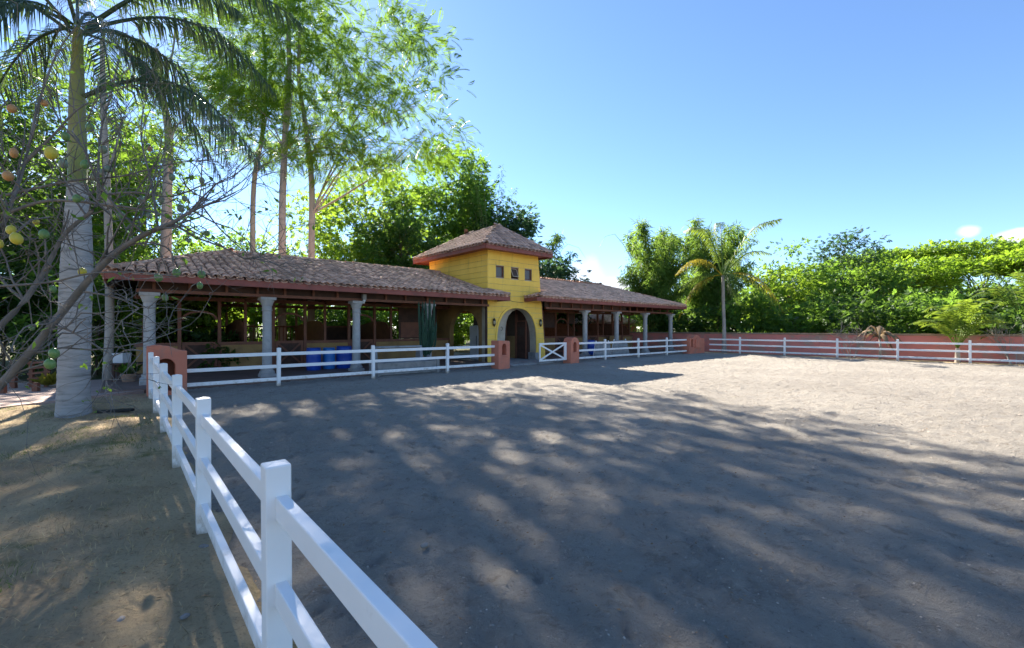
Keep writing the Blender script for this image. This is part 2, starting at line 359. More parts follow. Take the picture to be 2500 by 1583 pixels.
class MB:
    """collects shapes; build() links them as one mesh object. off is subtracted from every vertex."""
    def __init__(s, off=(0, 0, 0)): s.V = []; s.Fc = []; s.off = off
    def add(s, vs, fs):
        b = len(s.V); s.V += [tuple(v) for v in vs]; s.Fc += [[b + i for i in f] for f in fs]; return s
    def box(s, x0, x1, y0, y1, z0, z1):
        return s.add([(x0, y0, z0), (x1, y0, z0), (x1, y1, z0), (x0, y1, z0), (x0, y0, z1), (x1, y0, z1), (x1, y1, z1), (x0, y1, z1)],
                     [(0, 3, 2, 1), (4, 5, 6, 7), (0, 1, 5, 4), (1, 2, 6, 5), (2, 3, 7, 6), (3, 0, 4, 7)])
    def bar(s, p, q, w, h, up=(0, 0, 1)):
        p = Vector(p); q = Vector(q); d = (q - p).normalized(); up = Vector(up)
        if abs(d.dot(up)) > 0.98: up = Vector((0, 1, 0))
        x = d.cross(up).normalized(); y = x.cross(d).normalized()
        vs = []
        for c in (p, q):
            for a, b in ((-1, -1), (1, -1), (1, 1), (-1, 1)): vs.append(c + x * (a * w / 2) + y * (b * h / 2))
        return s.add(vs, [(0, 1, 2, 3), (7, 6, 5, 4), (0, 4, 5, 1), (1, 5, 6, 2), (2, 6, 7, 3), (3, 7, 4, 0)])
    def tube(s, pts, rad, n=8, cap=True):
        pts = [Vector(p) for p in pts]; rings = []
        ref = Vector((0.31, 0.17, 0.93))
        for i, p in enumerate(pts):
            d = (pts[min(i + 1, len(pts) - 1)] - pts[max(i - 1, 0)])
            d = d.normalized() if d.length > 1e-9 else Vector((0, 0, 1))
            r0 = ref if abs(d.dot(ref)) < 0.97 else Vector((1, 0, 0))
            x = d.cross(r0).normalized(); y = d.cross(x)
            r = rad[i] if hasattr(rad, '__len__') else rad
            rings.append([p + (x * math.cos(2 * PI * k / n) + y * math.sin(2 * PI * k / n)) * r for k in range(n)])
        vs = [v for r in rings for v in r]; fs = []
        for i in range(len(pts) - 1):
            for k in range(n):
                a = i * n + k; b = i * n + (k + 1) % n
                fs.append((a, b, b + n, a + n))
        if cap: fs.append(tuple(range(n))); fs.append(tuple(range((len(pts) - 1) * n + n - 1, (len(pts) - 1) * n - 1, -1)))
        return s.add(vs, fs)
    def lathe(s, c, prof, n=16, square=False):
        vs = []; fs = []
        for r, z in prof:
            for k in range(n):
                a = 2 * PI * (k + 0.5) / n; vs.append((c[0] + r * math.cos(a), c[1] + r * math.sin(a), c[2] + z))
        for i in range(len(prof) - 1):
            for k in range(n):
                a = i * n + k; b = i * n + (k + 1) % n
                fs.append((a, b, b + n, a + n))
        fs.append(tuple(range(n - 1, -1, -1))); fs.append(tuple(range((len(prof) - 1) * n, len(prof) * n)))
        return s.add(vs, fs)
    def prism(s, poly, y0, y1, axis='y'):
        """poly: (a, z) outline; extruded along y (or x) between y0 and y1"""
        n = len(poly)
        if axis == 'y': vs = [(a, y0, z) for a, z in poly] + [(a, y1, z) for a, z in poly]
        elif axis == 'x': vs = [(y0, a, z) for a, z in poly] + [(y1, a, z) for a, z in poly]
        else: vs = [(a, z, y0) for a, z in poly] + [(a, z, y1) for a, z in poly]
        fs = [tuple(range(n)), tuple(range(2 * n - 1, n - 1, -1))]
        for k in range(n): fs.append((k, k + n, (k + 1) % n + n, (k + 1) % n))
        return s.add(vs, fs)
    def ring_prism(s, outer, inner, y0, y1, axis='y'):
        """band between two outlines with the same number of points (open strips)"""
        n = len(outer)
        def P(a, z, y): return (a, y, z) if axis == 'y' else (y, a, z)
        vs = [P(a, z, y0) for a, z in outer] + [P(a, z, y0) for a, z in inner] + [P(a, z, y1) for a, z in outer] + [P(a, z, y1) for a, z in inner]
        fs = []
        for k in range(n - 1):
            fs += [(k, k + 1, n + k + 1, n + k), (2 * n + k, 3 * n + k, 3 * n + k + 1, 2 * n + k + 1),
                   (k, 2 * n + k, 2 * n + k + 1, k + 1), (n + k, n + k + 1, 3 * n + k + 1, 3 * n + k)]
        fs += [(0, n, 3 * n, 2 * n), (n - 1, 3 * n - 1, 4 * n - 1, 2 * n - 1)]
        return s.add(vs, fs)
    def sphere(s, c, r, nu=12, nv=8, sq=(1, 1, 1)):
        vs = [(c[0], c[1], c[2] - r * sq[2])]; fs = []
        for i in range(1, nv):
            ph = -PI / 2 + PI * i / nv
            for k in range(nu):
                a = 2 * PI * k / nu
                vs.append((c[0] + r * sq[0] * math.cos(ph) * math.cos(a), c[1] + r * sq[1] * math.cos(ph) * math.sin(a), c[2] + r * sq[2] * math.sin(ph)))
        vs.append((c[0], c[1], c[2] + r * sq[2])); L = len(vs) - 1
        for k in range(nu): fs.append((0, 1 + (k + 1) % nu, 1 + k)); fs.append((L, L - nu + k, L - nu + (k + 1) % nu))
        for i in range(nv - 2):
            for k in range(nu):
                a = 1 + i * nu + k; b = 1 + i * nu + (k + 1) % nu
                fs.append((a, b, b + nu, a + nu))
        return s.add(vs, fs)
    def mesh(s, name, smooth=False):
        me = bpy.data.meshes.new(name); o = s.off
        me.from_pydata([(v[0] - o[0], v[1] - o[1], v[2] - o[2]) for v in s.V], [], s.Fc)
        if smooth: me.polygons.foreach_set('use_smooth', np.ones(len(me.polygons), dtype=bool))
        me.update(); return me
    def build(s, name, m, parent=None, smooth=False, bevel=0.0, fix=True, loc=None, rotz=None):
        me = s.mesh(name, smooth)
        if fix:
            import bmesh
            bm = bmesh.new(); bm.from_mesh(me); bmesh.ops.recalc_face_normals(bm, faces=bm.faces); bm.to_mesh(me); bm.free()
        me.materials.append(MATS[m])
        o = bpy.data.objects.new(name, me); link(o, parent, loc, rotz)
        if smooth == 'auto':
            try: me.set_sharp_from_angle(angle=math.radians(40))
            except Exception: pass
        if bevel:
            b = o.modifiers.new('edge', 'BEVEL'); b.width = bevel; b.segments = 2; b.limit_method = 'ANGLE'
        return o
def copy_child(o, parent, loc=None, rot=None):
    c = o.copy(); COL.objects.link(c); c.parent = parent
    if loc is not None: c.location = loc
    if rot is not None: c.rotation_euler = rot
    return c

# value noise on a lattice
_T = np.random.default_rng(3).random((256, 256))
def vnoise(x, y):
    xi = np.floor(x).astype(int); yi = np.floor(y).astype(int); fx = x - xi; fy = y - yi
    fx = fx * fx * (3 - 2 * fx); fy = fy * fy * (3 - 2 * fy)
    a = _T[xi % 256, yi % 256]; b = _T[(xi + 1) % 256, yi % 256]; c = _T[xi % 256, (yi + 1) % 256]; d = _T[(xi + 1) % 256, (yi + 1) % 256]
    return (a * (1 - fx) + b * fx) * (1 - fy) + (c * (1 - fx) + d * fx) * fy
def fbm(x, y, o=4):
    s = 0; a = 1.0; t = 0
    for k in range(o): s = s + a * vnoise(x * 2 ** k + 17 * k, y * 2 ** k + 31 * k); t += a; a *= 0.5
    return s / t

# ------------------------------------------------------------------ the ground
def big_ground():
    me = np_mesh('ground', [(-900, -300, -0.10), (900, -300, -0.10), (900, 1500, -0.10), (-900, 1500, -0.10)], [np.array([[0, 1, 2, 3]])])
    me.materials.append(MATS['forest_floor'])
    return tag(link(bpy.data.objects.new('ground', me)), 'dark leaf-strewn earth under and behind the trees', 'ground', kind='structure')
big_ground()

HGRID = {}
def height_at(name, u, v):
    u0, v0, du, dv, z = HGRID[name]
    i = np.clip(((u - u0) / du + 0.5).astype(int), 0, z.shape[0] - 1); j = np.clip(((v - v0) / dv + 0.5).astype(int), 0, z.shape[1] - 1)
    return z[i, j]
def relief_sheet(name, u0, u1, v0, v1, step, hfun, m):
    nu = int((u1 - u0) / step) + 1; nv = int((v1 - v0) / step) + 1
    uu, vv = np.meshgrid(np.linspace(u0, u1, nu), np.linspace(v0, v1, nv), indexing='ij')
    z = hfun(uu, vv); HGRID[name] = (u0, v0, (u1 - u0) / (nu - 1), (v1 - v0) / (nv - 1), z)
    X = uu * CA - vv * SA; Y = uu * SA + vv * CA
    V = np.stack([X, Y, z], -1).reshape(-1, 3)
    i = np.arange(nu * nv).reshape(nu, nv)
    Fq = np.stack([i[:-1, :-1], i[1:, :-1], i[1:, 1:], i[:-1, 1:]], -1).reshape(-1, 4)
    me = np_mesh(name, V, [Fq], True); me.materials.append(MATS[m])
    o = bpy.data.objects.new(name, me); link(o); return o
def arena_h(uu, vv):
    z = 0.040 * (fbm(uu * 0.35, vv * 0.35, 3) - 0.5) + 0.040 * (fbm(uu * 2.2 + 9, vv * 2.2, 4) - 0.5) + 0.055 * (fbm(uu * 7, vv * 7 + 5, 3) - 0.5)
    z = z - 0.10 * np.clip((0.82 - uu) / 0.30, 0, 1)
    # hoof prints: shallow dents with a raised rim
    st = uu[1, 0] - uu[0, 0]; nu, nv = uu.shape; R = np.random.default_rng(5)
    for k in range(9000):
        cu = R.uniform(uu.min(), uu.max()); cv = R.uniform(vv.min(), vv.max())
        a = R.uniform(0.045, 0.085); b = a * R.uniform(0.6, 1.1); th = R.uniform(0, PI); dp = R.uniform(0.008, 0.030)
        i = int((cu - uu.min()) / st); j = int((cv - vv.min()) / st); w = int(0.24 / st) + 1
        sl = (slice(max(0, i - w), min(nu, i + w + 1)), slice(max(0, j - w), min(nv, j + w + 1)))
        du = uu[sl] - cu; dv = vv[sl] - cv
        p = (du * math.cos(th) + dv * math.sin(th)) / a; q = (-du * math.sin(th) + dv * math.cos(th)) / b
        r2 = p * p + q * q
        z[sl] += dp * (-np.exp(-r2 * 1.4) + 0.55 * np.exp(-(np.sqrt(r2) - 1.55) ** 2 * 5))
    return z
arena = relief_sheet('arena', 0.52, 30.6, -4.0, 15.35, 0.064, arena_h, 'arena_sand')
tag(arena, 'sandy riding arena ground trodden by hooves', 'arena', kind='structure')
def left_h(uu, vv):
    z = 0.10 * (fbm(uu * 0.5 + 3, vv * 0.5, 3) - 0.5) + 0.085 * (fbm(uu * 3, vv * 3, 4) - 0.5) + 0.022 * (fbm(uu * 11, vv * 11, 3) - 0.5) - 0.012
    t = np.clip((uu - 0.50 - 0.5 * (fbm(uu * 1.5 + 50, vv * 1.5, 4) - 0.3)) / 0.35, 0, 1)
    return z + 0.05 * np.exp(-((uu + 0.3) / 0.5) ** 2) * (vv < 13) - 0.13 * t * t * (3 - 2 * t)
dirt = relief_sheet('dirt_verge', -16, 1.10, -5, 17.5, 0.095, left_h, 'dry_earth')
tag(dirt, 'dry brown earth with thin grass outside the fence', 'verge', kind='structure')
strip = relief_sheet('planting_bed', 30.55, 32.3, -14.0, 22.0, 0.25, lambda u, v: 0.04 * (fbm(u * 2, v * 2, 3) - 0.4) - 0.02, 'dry_earth')
tag(strip, 'narrow bed of dry earth between fence and wall', 'bed', kind='structure')

def flat_poly(name, pts, z0, z1, m, label, cat):
    b = MB(); b.prism([(p[0], p[1]) for p in pts], z0, z1, 'z')
    return tag(b.build(name, m), label, cat, kind='structure')
flat_poly('path', [GP(*p) for p in [(352, 958), (232, 972), (0, 1001), (-260, 1030), (-260, 955), (0, 941), (230, 932), (352, 926)]], -0.05, 0.055,
          'paving', 'pale pinkish paved path beyond the grey palm trunk', 'path')
def slab(name, u0, u1, v0, v1, z0, z1, m, label):
    b = MB(); b.prism([tuple(W(*p)[:2]) for p in ((u0, v0), (u1, v0), (u1, v1), (u0, v1))], z0, z1, 'z')
    return tag(b.build(name, m), label, 'floor', kind='structure')
slab('porch_floor', -0.45, 13.08, 15.36, 25.2, -0.08, 0.08, 'porch_floor', 'brown porch floor of the near stable wing')
slab('passage_floor', 13.1, 17.18, 15.0, 25.2, -0.08, 0.06, 'concrete', 'grey concrete floor under the yellow tower')
slab('far_porch_floor', 17.2, 31.6, 15.36, 25.2, -0.08, 0.08, 'porch_floor', 'brown porch floor of the far stable wing')

# ------------------------------------------------------------------ fences, gate, pillars
FV = 14.40
POST_H = 1.13
RAILZ = (0.945, 0.585, 0.210)
def fence(name, label, p0, dirv, posts, ends, group='white rail fences round the arena', post_at=None):
    """local x runs along the fence; posts = positions, rails between consecutive stops (ends included)"""
    e = empty(name, (p0[0], p0[1], 0), math.atan2(dirv[1], dirv[0]), label, 'fence', group)
    pb = MB(); w = 0.050
    pb.add([(-w, -w, -0.12), (w, -w, -0.12), (w, w, -0.12), (-w, w, -0.12), (-w, -w, POST_H - 0.012), (w, -w, POST_H - 0.012), (w, w, POST_H - 0.012), (-w, w, POST_H - 0.012), (0, 0, POST_H)],
           [(0, 3, 2, 1), (0, 1, 5, 4), (1, 2, 6, 5), (2, 3, 7, 6), (3, 0, 4, 7), (4, 5, 8), (5, 6, 8), (6, 7, 8), (7, 4, 8)])
    first = None
    for x in posts:
        jr = (random.uniform(-0.008, 0.008), random.uniform(-0.008, 0.008), random.uniform(-0.02, 0.02))
        if first is None:
            first = pb.build('post', 'white_vinyl', e, bevel=0.006, loc=(x, 0, 0)); o = first
        else: o = copy_child(first, e, (x, 0, 0))
        o.rotation_euler = jr
    stops = sorted(list(posts) + list(ends))
    for a, b in zip(stops[:-1], stops[1:]):
        for z in RAILZ:
            a1 = a + (0.048 if a in posts else 0.0); b1 = b - (0.048 if b in posts else 0.0)
            r = MB(); r.box(a1, b1, -0.024, 0.024, z - 0.048, z + 0.048)
            ro = r.build('rail', 'white_vinyl', e, bevel=0.005)
            ro.rotation_euler = (random.uniform(-0.01, 0.01), 0, 0); ro.location = (0, 0, random.uniform(-0.006, 0.006))
    return e
vdir = (-SA, CA); udir = (CA, SA)
fence('rail_fence', 'white three-rail fence in the foreground running away past the palm', W(0.5, 0), vdir,
      [-2.67, -0.27, 2.10, 4.47, 6.87, 9.26, 11.60, 13.70], [])
us = [u_at(x, FV) for x in (680, 911, 1092)]
fence('rail_fence', 'white three-rail fence before the near stable wing', W(0, FV), udir, us, [1.24, u_at(1207, FV)])
us2 = [u_at(x, FV) for x in (1477.5, 1558.5, 1628)]
u_rp = u_at(1383, FV)
fence('rail_fence', 'white three-rail fence before the far stable wing', W(0, FV), udir, us2, [u_rp + 0.62, u_at(1676, FV)])
FU = 30.5
def v_at(x, u):
    t = (x - 1250) / F
    return u * (CA - SA * t) / (CA * t + SA)
vs_ = [v_at(x, FU) for x in (2368.5, 2191.5, 2044, 1915.5, 1806.5)]
fence('rail_fence', 'white three-rail fence in front of the long pink wall', W(FU, 0), vdir,
      [vs_[0] - 8.3, vs_[0] - 5.5, vs_[0] - 2.75] + vs_, [14.0])

def arch_pts(c, hw, z0, zs, zt, n=12):
    """outline of an arched opening: up the left side, over the arch, down the right"""
    pts = [(c - hw, z0), (c - hw, zs)]
    for k in range(1, n):
        a = PI - PI * k / n; pts.append((c + hw * math.cos(a), zs + (zt - zs) * math.sin(a)))
    pts += [(c + hw, zs), (c + hw, z0)]
    return pts
def bool_cut(o, cutter):
    m = o.modifiers.new('cut', 'BOOLEAN'); m.operation = 'DIFFERENCE'; m.object = cutter; m.solver = 'EXACT'
    dg = bpy.context.evaluated_depsgraph_get()
    me = bpy.data.meshes.new_from_object(o.evaluated_get(dg)); old = o.data
    o.modifiers.clear(); o.data = me
    bpy.data.objects.remove(cutter, do_unlink=True)
def pillar(name, label, u, v, w, d, outline, niche, col='salmon_stucco'):
    e = empty(name, W(u, v), A, label, 'pillar', 'salmon stucco fence pillars')
    b = MB(); b.prism(outline, 0, d, 'y'); body = b.build('pillar_body', col, e)
    c = MB(); c.prism(arch_pts(*niche), -0.05, d * 0.62, 'y'); cut = c.build('cutter', col, e)
    bpy.context.view_layer.update(); bool_cut(body, cut)
    bv = body.modifiers.new('edge', 'BEVEL'); bv.width = 0.012; bv.segments = 2; bv.limit_method = 'ANGLE'
    c0, hw, z0, zs, zt = niche
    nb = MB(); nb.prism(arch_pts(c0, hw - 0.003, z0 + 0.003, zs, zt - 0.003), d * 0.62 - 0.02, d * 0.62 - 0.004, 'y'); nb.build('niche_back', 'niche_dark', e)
    sb = MB(); sb.box(c0 - hw - 0.03, c0 + hw + 0.03, -0.025, 0.05, z0 - 0.045, z0 - 0.001); sb.build('niche_sill', col, e, bevel=0.006)
    return e
# near corner, shouldered top
ol = [(0, -0.1), (0, 1.25)] + [(0.06 + 0.30 * k / 6, 1.25 + 0.03 * math.sin(PI * k / 6)) for k in range(7)] + \
     [(0.36 + 0.40 * k / 8, 1.25 - 0.13 * (1 - math.cos(PI * k / 8)) / 2) for k in range(1, 9)] + [(0.80, 1.12), (0.80, -0.1)]
pillar('fence_pillar', 'salmon pillar with sloping shoulder and arched niche at the near fence corner', 0.44, FV - 0.20, 0.8, 0.55, ol, (0.36, 0.20, 0.10, 0.72, 0.93))
# beside the opening
uw = u_at(1207, FV); ww = 0.62
ol = [(0, -0.1), (0, 1.16), (0.03, 1.19), (ww - 0.03, 1.17), (ww, 1.14), (ww, -0.1)]
pillar('fence_pillar', 'salmon flat-topped pillar left of the arena opening', uw, FV - 0.28, ww, 0.5, ol, (ww / 2 + 0.0, 0.115, 0.58, 0.90, 1.06))
ol = [(0, -0.1), (0, 1.08)] + [(0.62 * (0.5 - 0.42 * math.cos(PI * k / 10)), 1.10 + 0.16 * math.sin(PI * k / 10)) for k in range(11)] + [(0.62, 1.08), (0.62, -0.1)]
pillar('fence_pillar', 'salmon round-topped pillar holding the cross-braced gate', u_rp, FV - 0.28, 0.62, 0.5, ol, (0.31, 0.115, 0.55, 0.90, 1.03))
u0 = u_at(1677, FV); w4 = u_at(1713, FV) - u0
ol = [(0, -0.1), (0, 1.05), (0.45, 1.05), (0.50, 1.12)] + [(0.50 + 0.9 * (k / 8), 1.12 + 0.13 * math.sin(PI * k / 8)) for k in range(1, 8)] + [(1.40, 1.12), (1.5, 1.05), (w4, 1.0), (w4, -0.1)]
pl = pillar('fence_pillar', 'wide salmon pillar with a boxed panel at the far fence corner', u0, FV - 0.2, w4, 0.5, ol, (0.34, 0.16, 0.45, 0.85, 0.98), 'salmon_stucco')
b = MB(); b.prism(arch_pts(1.0, 0.32, 0.40, 0.90, 1.0), -0.10, 0.0, 'y'); b.build('raised_panel', 'salmon_stucco', pl, bevel=0.01)

# cross-braced gate
ug0 = u_at(1315, FV) + 0.02
gw = u_rp - ug0 - 0.03
g = empty('arena_gate', W(ug0, FV - 0.02), A, 'small white cross-braced gate before the yellow tower', 'gate')
for (x0, x1, z0, z1) in ((0, 0.07, 0.17, 1.02), (gw - 0.16, gw, 0.17, 1.02)):
    b = MB(); b.box(x0, x1, -0.025, 0.025, z0, z1); b.build('upright', 'white_vinyl', g, bevel=0.004)
for z in (0.21, 0.98):
    b = MB(); b.box(0.071, gw - 0.161, -0.023, 0.023, z - 0.04, z + 0.04); b.build('rail', 'white_vinyl', g, bevel=0.004)
b = MB(); b.bar((0.08, -0.008, 0.26), (gw - 0.17, -0.008, 0.93), 0.022, 0.075); b.build('brace', 'white_vinyl', g, bevel=0.003)
b = MB(); b.bar((0.08, 0.014, 0.93), (gw - 0.17, 0.014, 0.26), 0.018, 0.075); b.build('brace', 'white_vinyl', g, bevel=0.003)
b = MB(); b.tube([(0.03, 0, -0.05), (0.03, 0, 0.18)], 0.014, 8); b.build('drop_bolt', 'concrete', g)

# ------------------------------------------------------------------ clay tile roofs
def tile_template(L=0.43, r0=0.112, r1=0.096, h=0.070, th=0.016, n=5, flip=False):
    """half-round tile, +y runs up the slope, lower end at y=0"""
    V = []; Fq = []
    def ring(y, r, hh, t):
        return [((r - t) * math.cos(PI - PI * k / n), y, (hh - t) * math.sin(PI * k / n) * (-1 if flip else 1)) for k in range(n + 1)]
    V += ring(0, r0, h, 0) + ring(L, r1, h * 0.85, 0) + ring(0, r0, h, th) + ring(L, r1, h * 0.85, th)
    m = n + 1
    for k in range(n):
        Fq += [(k, k + 1, m + k + 1, m + k), (2 * m + k + 1, 2 * m + k, 3 * m + k, 3 * m + k + 1), (k + 1, k, 2 * m + k, 2 * m + k + 1)]
    return np.array(V), np.array(Fq)
TV, TF = tile_template()
PV, PF = tile_template(flip=True, h=0.06, th=0.012)
PITCH, ROW = 0.245, 0.335
def tile_frame(e_dir, up_dir):
    x = Vector(e_dir).normalized(); y = Vector(up_dir).normalized(); z = x.cross(y).normalized()
    return np.array([[x[i], y[i], z[i]] for i in range(3)])
def inside(poly, p):
    c = False; n = len(poly)
    for i in range(n):
        x0, y0 = poly[i]; x1, y1 = poly[(i + 1) % n]
        if (y0 > p[1]) != (y1 > p[1]) and p[0] < (x1 - x0) * (p[1] - y0) / (y1 - y0) + x0: c = not c
    return c
def roof_slope_tiles(o, ex, up, poly, lift=0.05):
    """o origin on the eave, ex along it, up the slope; poly in (along, up) coordinates. returns cover and pan transforms"""
    o = Vector(o); Fm = tile_frame(ex, up); ex = Vector(ex).normalized(); upv = Vector(up).normalized(); nz = ex.cross(upv).normalized()
    a0 = min(p[0] for p in poly); a1 = max(p[0] for p in poly); b1 = max(p[1] for p in poly)
    cov = []; pan = []
    na = int((a1 - a0) / PITCH); nb = int(b1 / ROW) + 1
    for i in range(na + 1):
        sag = random.uniform(-0.006, 0.006)
        for j in range(nb):
            for kind, offs, dst in (('c', 0.0, cov), ('p', 0.5, pan)):
                a = a0 + (i + offs) * PITCH; b = j * ROW - 0.07
                if not inside(poly, (a, max(b + 0.16, 0.02))): continue
                p = o + ex * (a + random.gauss(0, 0.007)) + upv * (b + random.gauss(0, 0.013)) + nz * (lift + (0.045 if kind == 'c' else 0.03) + random.gauss(0, 0.004) + sag)
                rz = random.gauss(0, 0.026); rx = -0.040 + random.gauss(0, 0.010)
                c, s_ = math.cos(rz), math.sin(rz); c2, s2 = math.cos(rx), math.sin(rx)
                R = Fm @ np.array([[c, -s_, 0], [s_, c, 0], [0, 0, 1]]) @ np.array([[1, 0, 0], [0, c2, -s2], [0, s2, c2]])
                dst.append((np.array(p), R))
    return cov, pan
def join_tiles(name, V, Fq, items, m, parent, kind='stuff'):
    if not items: return None
    P = np.array([p for p, R in items]); R = np.array([R for p, R in items])
    VV = np.einsum('nij,kj->nki', R, V) + P[:, None, :]
    FF = (Fq[None] + (np.arange(len(items)) * len(V))[:, None, None]).reshape(-1, 4)
    me = np_mesh(name, VV.reshape(-1, 3), [FF]); me.materials.append(MATS[m])
    o = bpy.data.objects.new(name, me); link(o, parent); o['kind'] = kind; return o
def tiles_on(parent, slopes, m, origin, nbig=300):
    """slopes in the thing's own frame; the nbig nearest tiles are objects, the rest one mesh"""
    cov = []; pan = []
    for s in slopes:
        c, p = roof_slope_tiles(*s); cov += c; pan += p
    camu = (-origin[0], -origin[1], CH)
    vis = [k for k, (p, R) in enumerate(cov) if R[:, 2] @ (np.array(camu) - p) > 0]
    vis.sort(key=lambda k: np.linalg.norm(cov[k][0] - camu))
    big = set(vis[:nbig])
    me = np_mesh('roof_tile', TV, [TF]); me.materials.append(MATS[m])
    for k in sorted(big):
        o = bpy.data.objects.new('roof_tile', me); COL.objects.link(o); o.parent = parent
        p, R = cov[k]
        o.matrix_local = Matrix([[*R[0], p[0]], [*R[1], p[1]], [*R[2], p[2]], [0, 0, 0, 1]])
    join_tiles('far_roof_tiles', TV, TF, [c for k, c in enumerate(cov) if k not in big], m, parent)
    join_tiles('pan_tiles', PV, PF, pan, m, parent)
RTV, RTF = tile_template(L=0.46, r0=0.135, r1=0.11, h=0.10, n=6)
def ridge_tiles(parent, p, q, m, lift=0.10):
    p = Vector(p); q = Vector(q); d = (q - p).normalized(); n = int((q - p).length / 0.37)
    me = np_mesh('ridge_tile', RTV, [RTF]); me.materials.append(MATS[m])
    x = d.cross(Vector((0, 0, 1))).normalized(); z = x.cross(d).normalized()
    for k in range(n + 1):
        c = p + d * (k * 0.37) + Vector((random.gauss(0, .012), random.gauss(0, .012), lift + random.gauss(0, .008)))
        o = bpy.data.objects.new('ridge_tile', me); COL.objects.link(o); o.parent = parent
        rot = Matrix([[x[i], d[i], z[i]] for i in range(3)]).to_4x4() @ Matrix.Rotation(random.gauss(0, .05), 4, 'Z') @ Matrix.Rotation(-0.04, 4, 'X')
        o.matrix_local = Matrix.Translation(c) @ rot

# ------------------------------------------------------------------ stable wings
VE, VR, VB = 15.80, 21.0, 26.2        # front eave, ridge, back eave
VC, VS, VK = 16.60, 20.0, 24.4       # columns, stall fronts, back railing
ZC = 2.74                             # column top
def column(parent, u, off, low=0.08):
    e = bpy.data.objects.new('column', None); link(e, parent, (u - off[0], VC - off[1], 0))
    b = MB(); b.box(-0.23, 0.23, -0.23, 0.23, low - 0.16, low + 0.10); b.build('plinth', 'column_stone', e, bevel=0.012)
    b = MB(); b.lathe((0, 0, 0), [(0.225, low + 0.10), (0.235, low + 0.14), (0.225, low + 0.19), (0.185, low + 0.21), (0.195, low + 0.25), (0.185, low + 0.29), (0.150, low + 0.31)], 16)
    b.build('base_moulding', 'column_stone', e, smooth='auto')
    zs = [low + 0.31, 0.98, 1.62, 2.28]
    for a, c in zip(zs[:-1], zs[1:]):
        r0 = 0.150 - 0.012 * (a / 2.3); r1 = 0.150 - 0.012 * (c / 2.3)
        b = MB(); b.lathe((0, 0, 0), [(r0 - 0.008, a + 0.001), (r0, a + 0.010), (r1, c - 0.010), (r1 - 0.008, c - 0.001)], 20); b.build('shaft_drum', 'column_stone', e, smooth='auto')
    b = MB(); b.lathe((0, 0, 0), [(0.150, 2.281), (0.162, 2.30), (0.148, 2.33), (0.146, 2.45), (0.165, 2.47), (0.17, 2.50), (0.185, 2.55), (0.212, 2.61), (0.218, 2.64)], 20)
    b.build('capital', 'column_stone', e, smooth='auto')
    b = MB(); b.box(-0.235, 0.235, -0.235, 0.235, 2.641, ZC - 0.001); b.build('abacus', 'column_stone', e, bevel=0.01)
    return e
